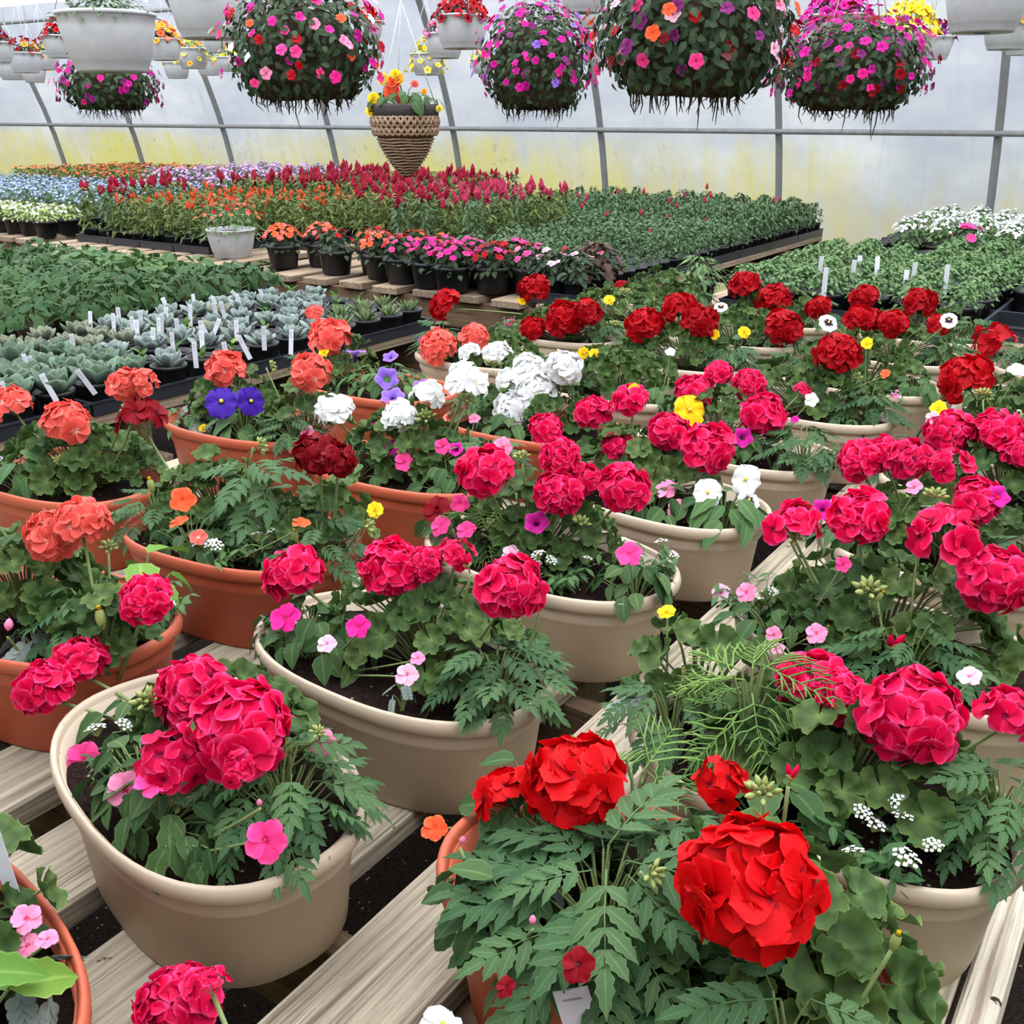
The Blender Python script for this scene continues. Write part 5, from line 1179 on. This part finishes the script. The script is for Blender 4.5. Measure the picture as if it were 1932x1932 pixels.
def flower_ball(px, py, w, h, Y, cols, label, nf=60, leaf_n=520, straw=40):
    leaf_n = int(leaf_n * 2.6); nf = int(nf * 2.2)
    c = at_y(px, py, Y); D = w * depth(c) / F; H = h * depth(c) / F; RAILS.add(Y)
    a_, b_ = D / 2, H / 2
    t = thing('flower_ball', label, 'hanging basket', (c.x, c.y, c.z - b_), R.uniform(0, 6), 'moss baskets grown over with impatiens')
    mb = MB(); rr = random.Random(int(px)); n = 28
    pr = [(.30, .11), (.60, .12), (.70, .18), (.74, .3), (.72, .45), (.70, .6), (.55, .72), (.2, .78)]
    vs_ = []; fs = []
    for k, (s, z) in enumerate(pr):
        for j in range(n): th = 2 * math.pi * j / n; q = s * a_ * rr.uniform(.93, 1.06); vs_.append((q * math.cos(th), q * math.sin(th), z * H + rr.uniform(-.012, .012)))
    for k in range(len(pr) - 1):
        for j in range(n): fs.append((k * n + j, k * n + (j + 1) % n, (k + 1) * n + (j + 1) % n, (k + 1) * n + j))
    fs.append(tuple(range(n))[::-1]); fs.append(tuple((len(pr) - 1) * n + j for j in range(n)))
    mb.add(vs_, fs); ob('moss_basket', mb.mesh('moss_basket', M['moss']), t)
    mb = MB()
    for i in range(70):                                   # hanging roots
        a = rr.uniform(0, 6.28); q = a_ * rr.uniform(.3, .72); z = H * .11; L = rr.uniform(.01, .055) * (2.0 if i < 3 else 1)
        p = Vector((q * math.cos(a), q * math.sin(a), z + .02)); tube(mb, [p, p + Vector((rr.uniform(-.01, .01), rr.uniform(-.01, .01), -.02 - L * .5)), p + Vector((rr.uniform(-.015, .015), rr.uniform(-.015, .015), -.02 - L))], .0035, .001, 3, 0, .5, False)
    tag(ob('roots', mb.mesh('roots', M['moss']), t), None, None, None, 'stuff')
    def sph(i, n_, lo=-.72):
        zz = 1 - (1 - lo) * (i + .5) / n_; an = i * 2.39996 + rr.uniform(-.3, .3); s = math.sqrt(max(0, 1 - zz * zz)); d = Vector((s * math.cos(an), s * math.sin(an), zz))
        k = rr.uniform(.80, 1.05); return Vector((d.x * a_ * k, d.y * a_ * k, max(b_ + d.z * b_ * k, H * rr.uniform(.13, .2)))), d
    mb = MB()
    for i in range(leaf_n):
        p, d = sph(i, leaf_n, -.93); nr = (d + UP * .4 + Vector((rr.uniform(-.5, .5), rr.uniform(-.5, .5), rr.uniform(-.4, .4)))).normalized(); tip = d * .6 + Vector((rr.uniform(-1, 1), rr.uniform(-1, 1), rr.uniform(-1.2, .3)))
        blade(mb, rr.uniform(.020, .036), .0085, ovate, 4, .2, .3, 3, frame(p, nr, tip))
    tag(ob('foliage', mb.mesh('foliage', M['l_ball']), t), None, None, None, 'stuff')
    for i in range(nf):
        p, d = sph(i, nf, -.45); p = p + d * .032; cc = R.choice(cols); p.z += R.uniform(-.02, .02)
        ob('flower', get_flower('impatiens', cc), t, frame(p, d + UP * .35 + rv(.35), d.orthogonal(), R.uniform(.028, .042)))
    mb = MB()
    for i in range(straw):
        a = rr.uniform(0, 6.28); p, d = sph(rr.randrange(10), 40); q = p + Vector((rr.uniform(-.08, .08), rr.uniform(-.08, .08), rr.uniform(-.06, .01)))
        tube(mb, [p, (p + q) / 2 + Vector((0, 0, .02)), q], .0018, .001, 3, 0, .5, False)
    tag(ob('dried_stems', mb.mesh('dried_stems', M['straw']), t), None, None, None, 'stuff')
    hanger(t, a_ * .55, H * .8, RAILZ - (c.z - b_), 4)
flower_ball(205, 158, 176, 110, 3.3, ['plum', 'magenta', 'plum', 'hotpink'], 'small dark moss basket of plum impatiens hanging under the large white pot', 44, 360, 16)
flower_ball(572, 90, 282, 225, 2.6, ['pink', 'scarlet', 'orange', 'rose', 'magenta', 'palepink', 'white', 'hotpink', 'scarlet'], 'round moss basket of mixed pink, orange and white impatiens above the bench', 70, 620)
flower_ball(1012, 118, 208, 205, 3.8, ['magenta', 'magenta', 'plum', 'hotpink', 'purple'], 'magenta and purple impatiens basket right of the cone basket', 80, 520)
flower_ball(1308, 62, 362, 270, 2.6, ['rose', 'magenta', 'orange', 'scarlet', 'plum', 'palepink', 'darkred', 'pink'], 'widest moss basket of mixed impatiens with straw on top', 72, 800, 80)
flower_ball(1607, 128, 272, 180, 3.8, ['magenta', 'magenta', 'hotpink', 'plum', 'darkred'], 'broad moss basket thick with magenta impatiens at the upper right', 90, 640)

def cone_basket(px, py, w, h, Y, label):
    c = at_y(px, py, Y); D = w * depth(c) / F; H = h * depth(c) / F; RAILS.add(Y); r = D / 2
    t = thing('cone_basket', label, 'hanging basket', (c.x, c.y, c.z - H))
    prof = lambda f: r * .97 * (1 - (1 - min(1, max(0, f * .95 + .02))) ** 1.75) ** .78
    mb = MB(); pr = [(prof(i / 12) * .96, H * .8 * i / 12) for i in range(13)]; loft(mb, pr, 28, None, 0, True); ob('basket', mb.mesh('basket', M['wicker_dark']), t)
    nco = 13
    mb = MB()
    for k in range(nco):
        f = .04 + .53 * k / nco; z = H * f; q = prof(f / .8)
        tube(mb, [(q * math.cos(2 * math.pi * j / 24), q * math.sin(2 * math.pi * j / 24), z + .002 * math.sin(j * 1.7 + k)) for j in range(25)], .0042, .0042, 5, 0, .5, False)
    tag(ob('coil', mb.mesh('coil', M['wicker']), t), 'wound wicker coils', None, None, 'stuff')
    for bnd in range(2):
        zc = H * (.655 + .115 * bnd); 
        for ph in range(3):
            mb = MB(); pts = []
            for j in range(97):
                th = 2 * math.pi * j / 96; s = math.sin(th * 11 + ph * 2.094); q = prof(min(1, zc / H / .8)) + .002 + .004 * math.cos(2 * (th * 11 + ph * 2.094))
                pts.append((q * math.cos(th), q * math.sin(th), zc + .021 * s))
            tube(mb, pts, .0078, .0078, 5, 0, .5, False); ob('braid', mb.mesh('braid', M['wicker']), t)
    mb = MB(); loft(mb, [(r * .93, H * .80), (r * 1.0, H * .84), (r * 1.02, H * .98), (r * .95, H), (r * .9, H * .94), (.001, H * .93)], 28, None, 0); ob('liner', mb.mesh('liner', M['liner']), t)
    pl = Plant('begonia', t); pl.start()
    mound(pl.o, pl.mb, (0, 0, H * .93), r * 1.05, r * 1.05, .07, 34, LEAF['begonia'], .04, .075, .8, .0015)
    for dx, dz, cc, s in ((-.85, .02, 'yellow', .06), (-.95, -.03, 'yellow', .055), (-.55, .10, 'yellow', .06), (-.28, .085, 'orange', .07), (-.12, .10, 'amber', .06), (-.38, .05, 'orange', .065), (.35, .08, 'coral', .04), (1.05, -.02, 'paleyellow', .04), (-.2, .12, 'yellow', .05), (.62, .05, 'amber', .03)):
        p = RT * dx * r + Vector((0, 0, H + dz)) - VH * r * .35; n_ = (UP * .5 - VH + rv(.3)).normalized()
        ob('flower', get_flower('begonia', cc), pl.o, frame(p, n_, n_.orthogonal(), s)); tube(pl.mb, [(0, 0, H * .95), tuple(p * .5 + Vector((0, 0, H * .5 + .02))), tuple(p)], .002, .0015, 4)
    pl.finish(); hanger(t, r * .95, H * .98, RAILZ - (c.z - H))
    q = c - VH * r * .4 - RT * .01 + Vector((0, 0, .0)); mb = MB(); box(mb, -.012, .012, -.0007, .0007, .03, .11, 0)
    plant_tag(Vector((q.x, q.y, c.z - .03)), 'red topped plant tag in the cone basket of begonias', -.15, .5, .13, .02, 'tagred')
cone_basket(763, 196, 128, 132, 3.8, 'cone shaped wicker basket of yellow and orange begonias hanging from a wire')
for Y in sorted(RAILS):
    mb = MB(); tube(mb, [(XL + .3, Y, RAILZ + .012), (XR - .3, Y, RAILZ + .012)], .014, .014, 8); ob('hanging_rail', mb.mesh('hanging_rail', M['pipe']), ceiling)
# white bowl of coral flowers on the bench corner
c = at_z(403, 490, BT); t = thing('bowl_planter', 'white bowl planter of small coral flowers standing on the corner of the celosia bench', 'planter', (c.x, c.y + .16, BT)); D = .31
ob('bowl', HANG, t, Matrix.Scale(D, 4)); tag(ob('foliage', bush(140, 340, .17, .25, .045, .13, M['l_fargrey'], stems=10), t, Matrix.Translation((0, 0, .13))), None, None, None, 'stuff')
for i in range(46):
    a = i * 2.4; q = math.sqrt((i + .5) / 46); d = Vector((math.cos(a), math.sin(a), 0)); ob('flower', get_flower('impatiens', R.choice(['orange', 'coral', 'scarlet'])), t, frame(Vector((0, 0, .19)) + d * .22 * q + UP * (.16 - .1 * q * q + R.uniform(-.015, .02)), UP + d * q + rv(.4), d, R.uniform(.026, .036)))
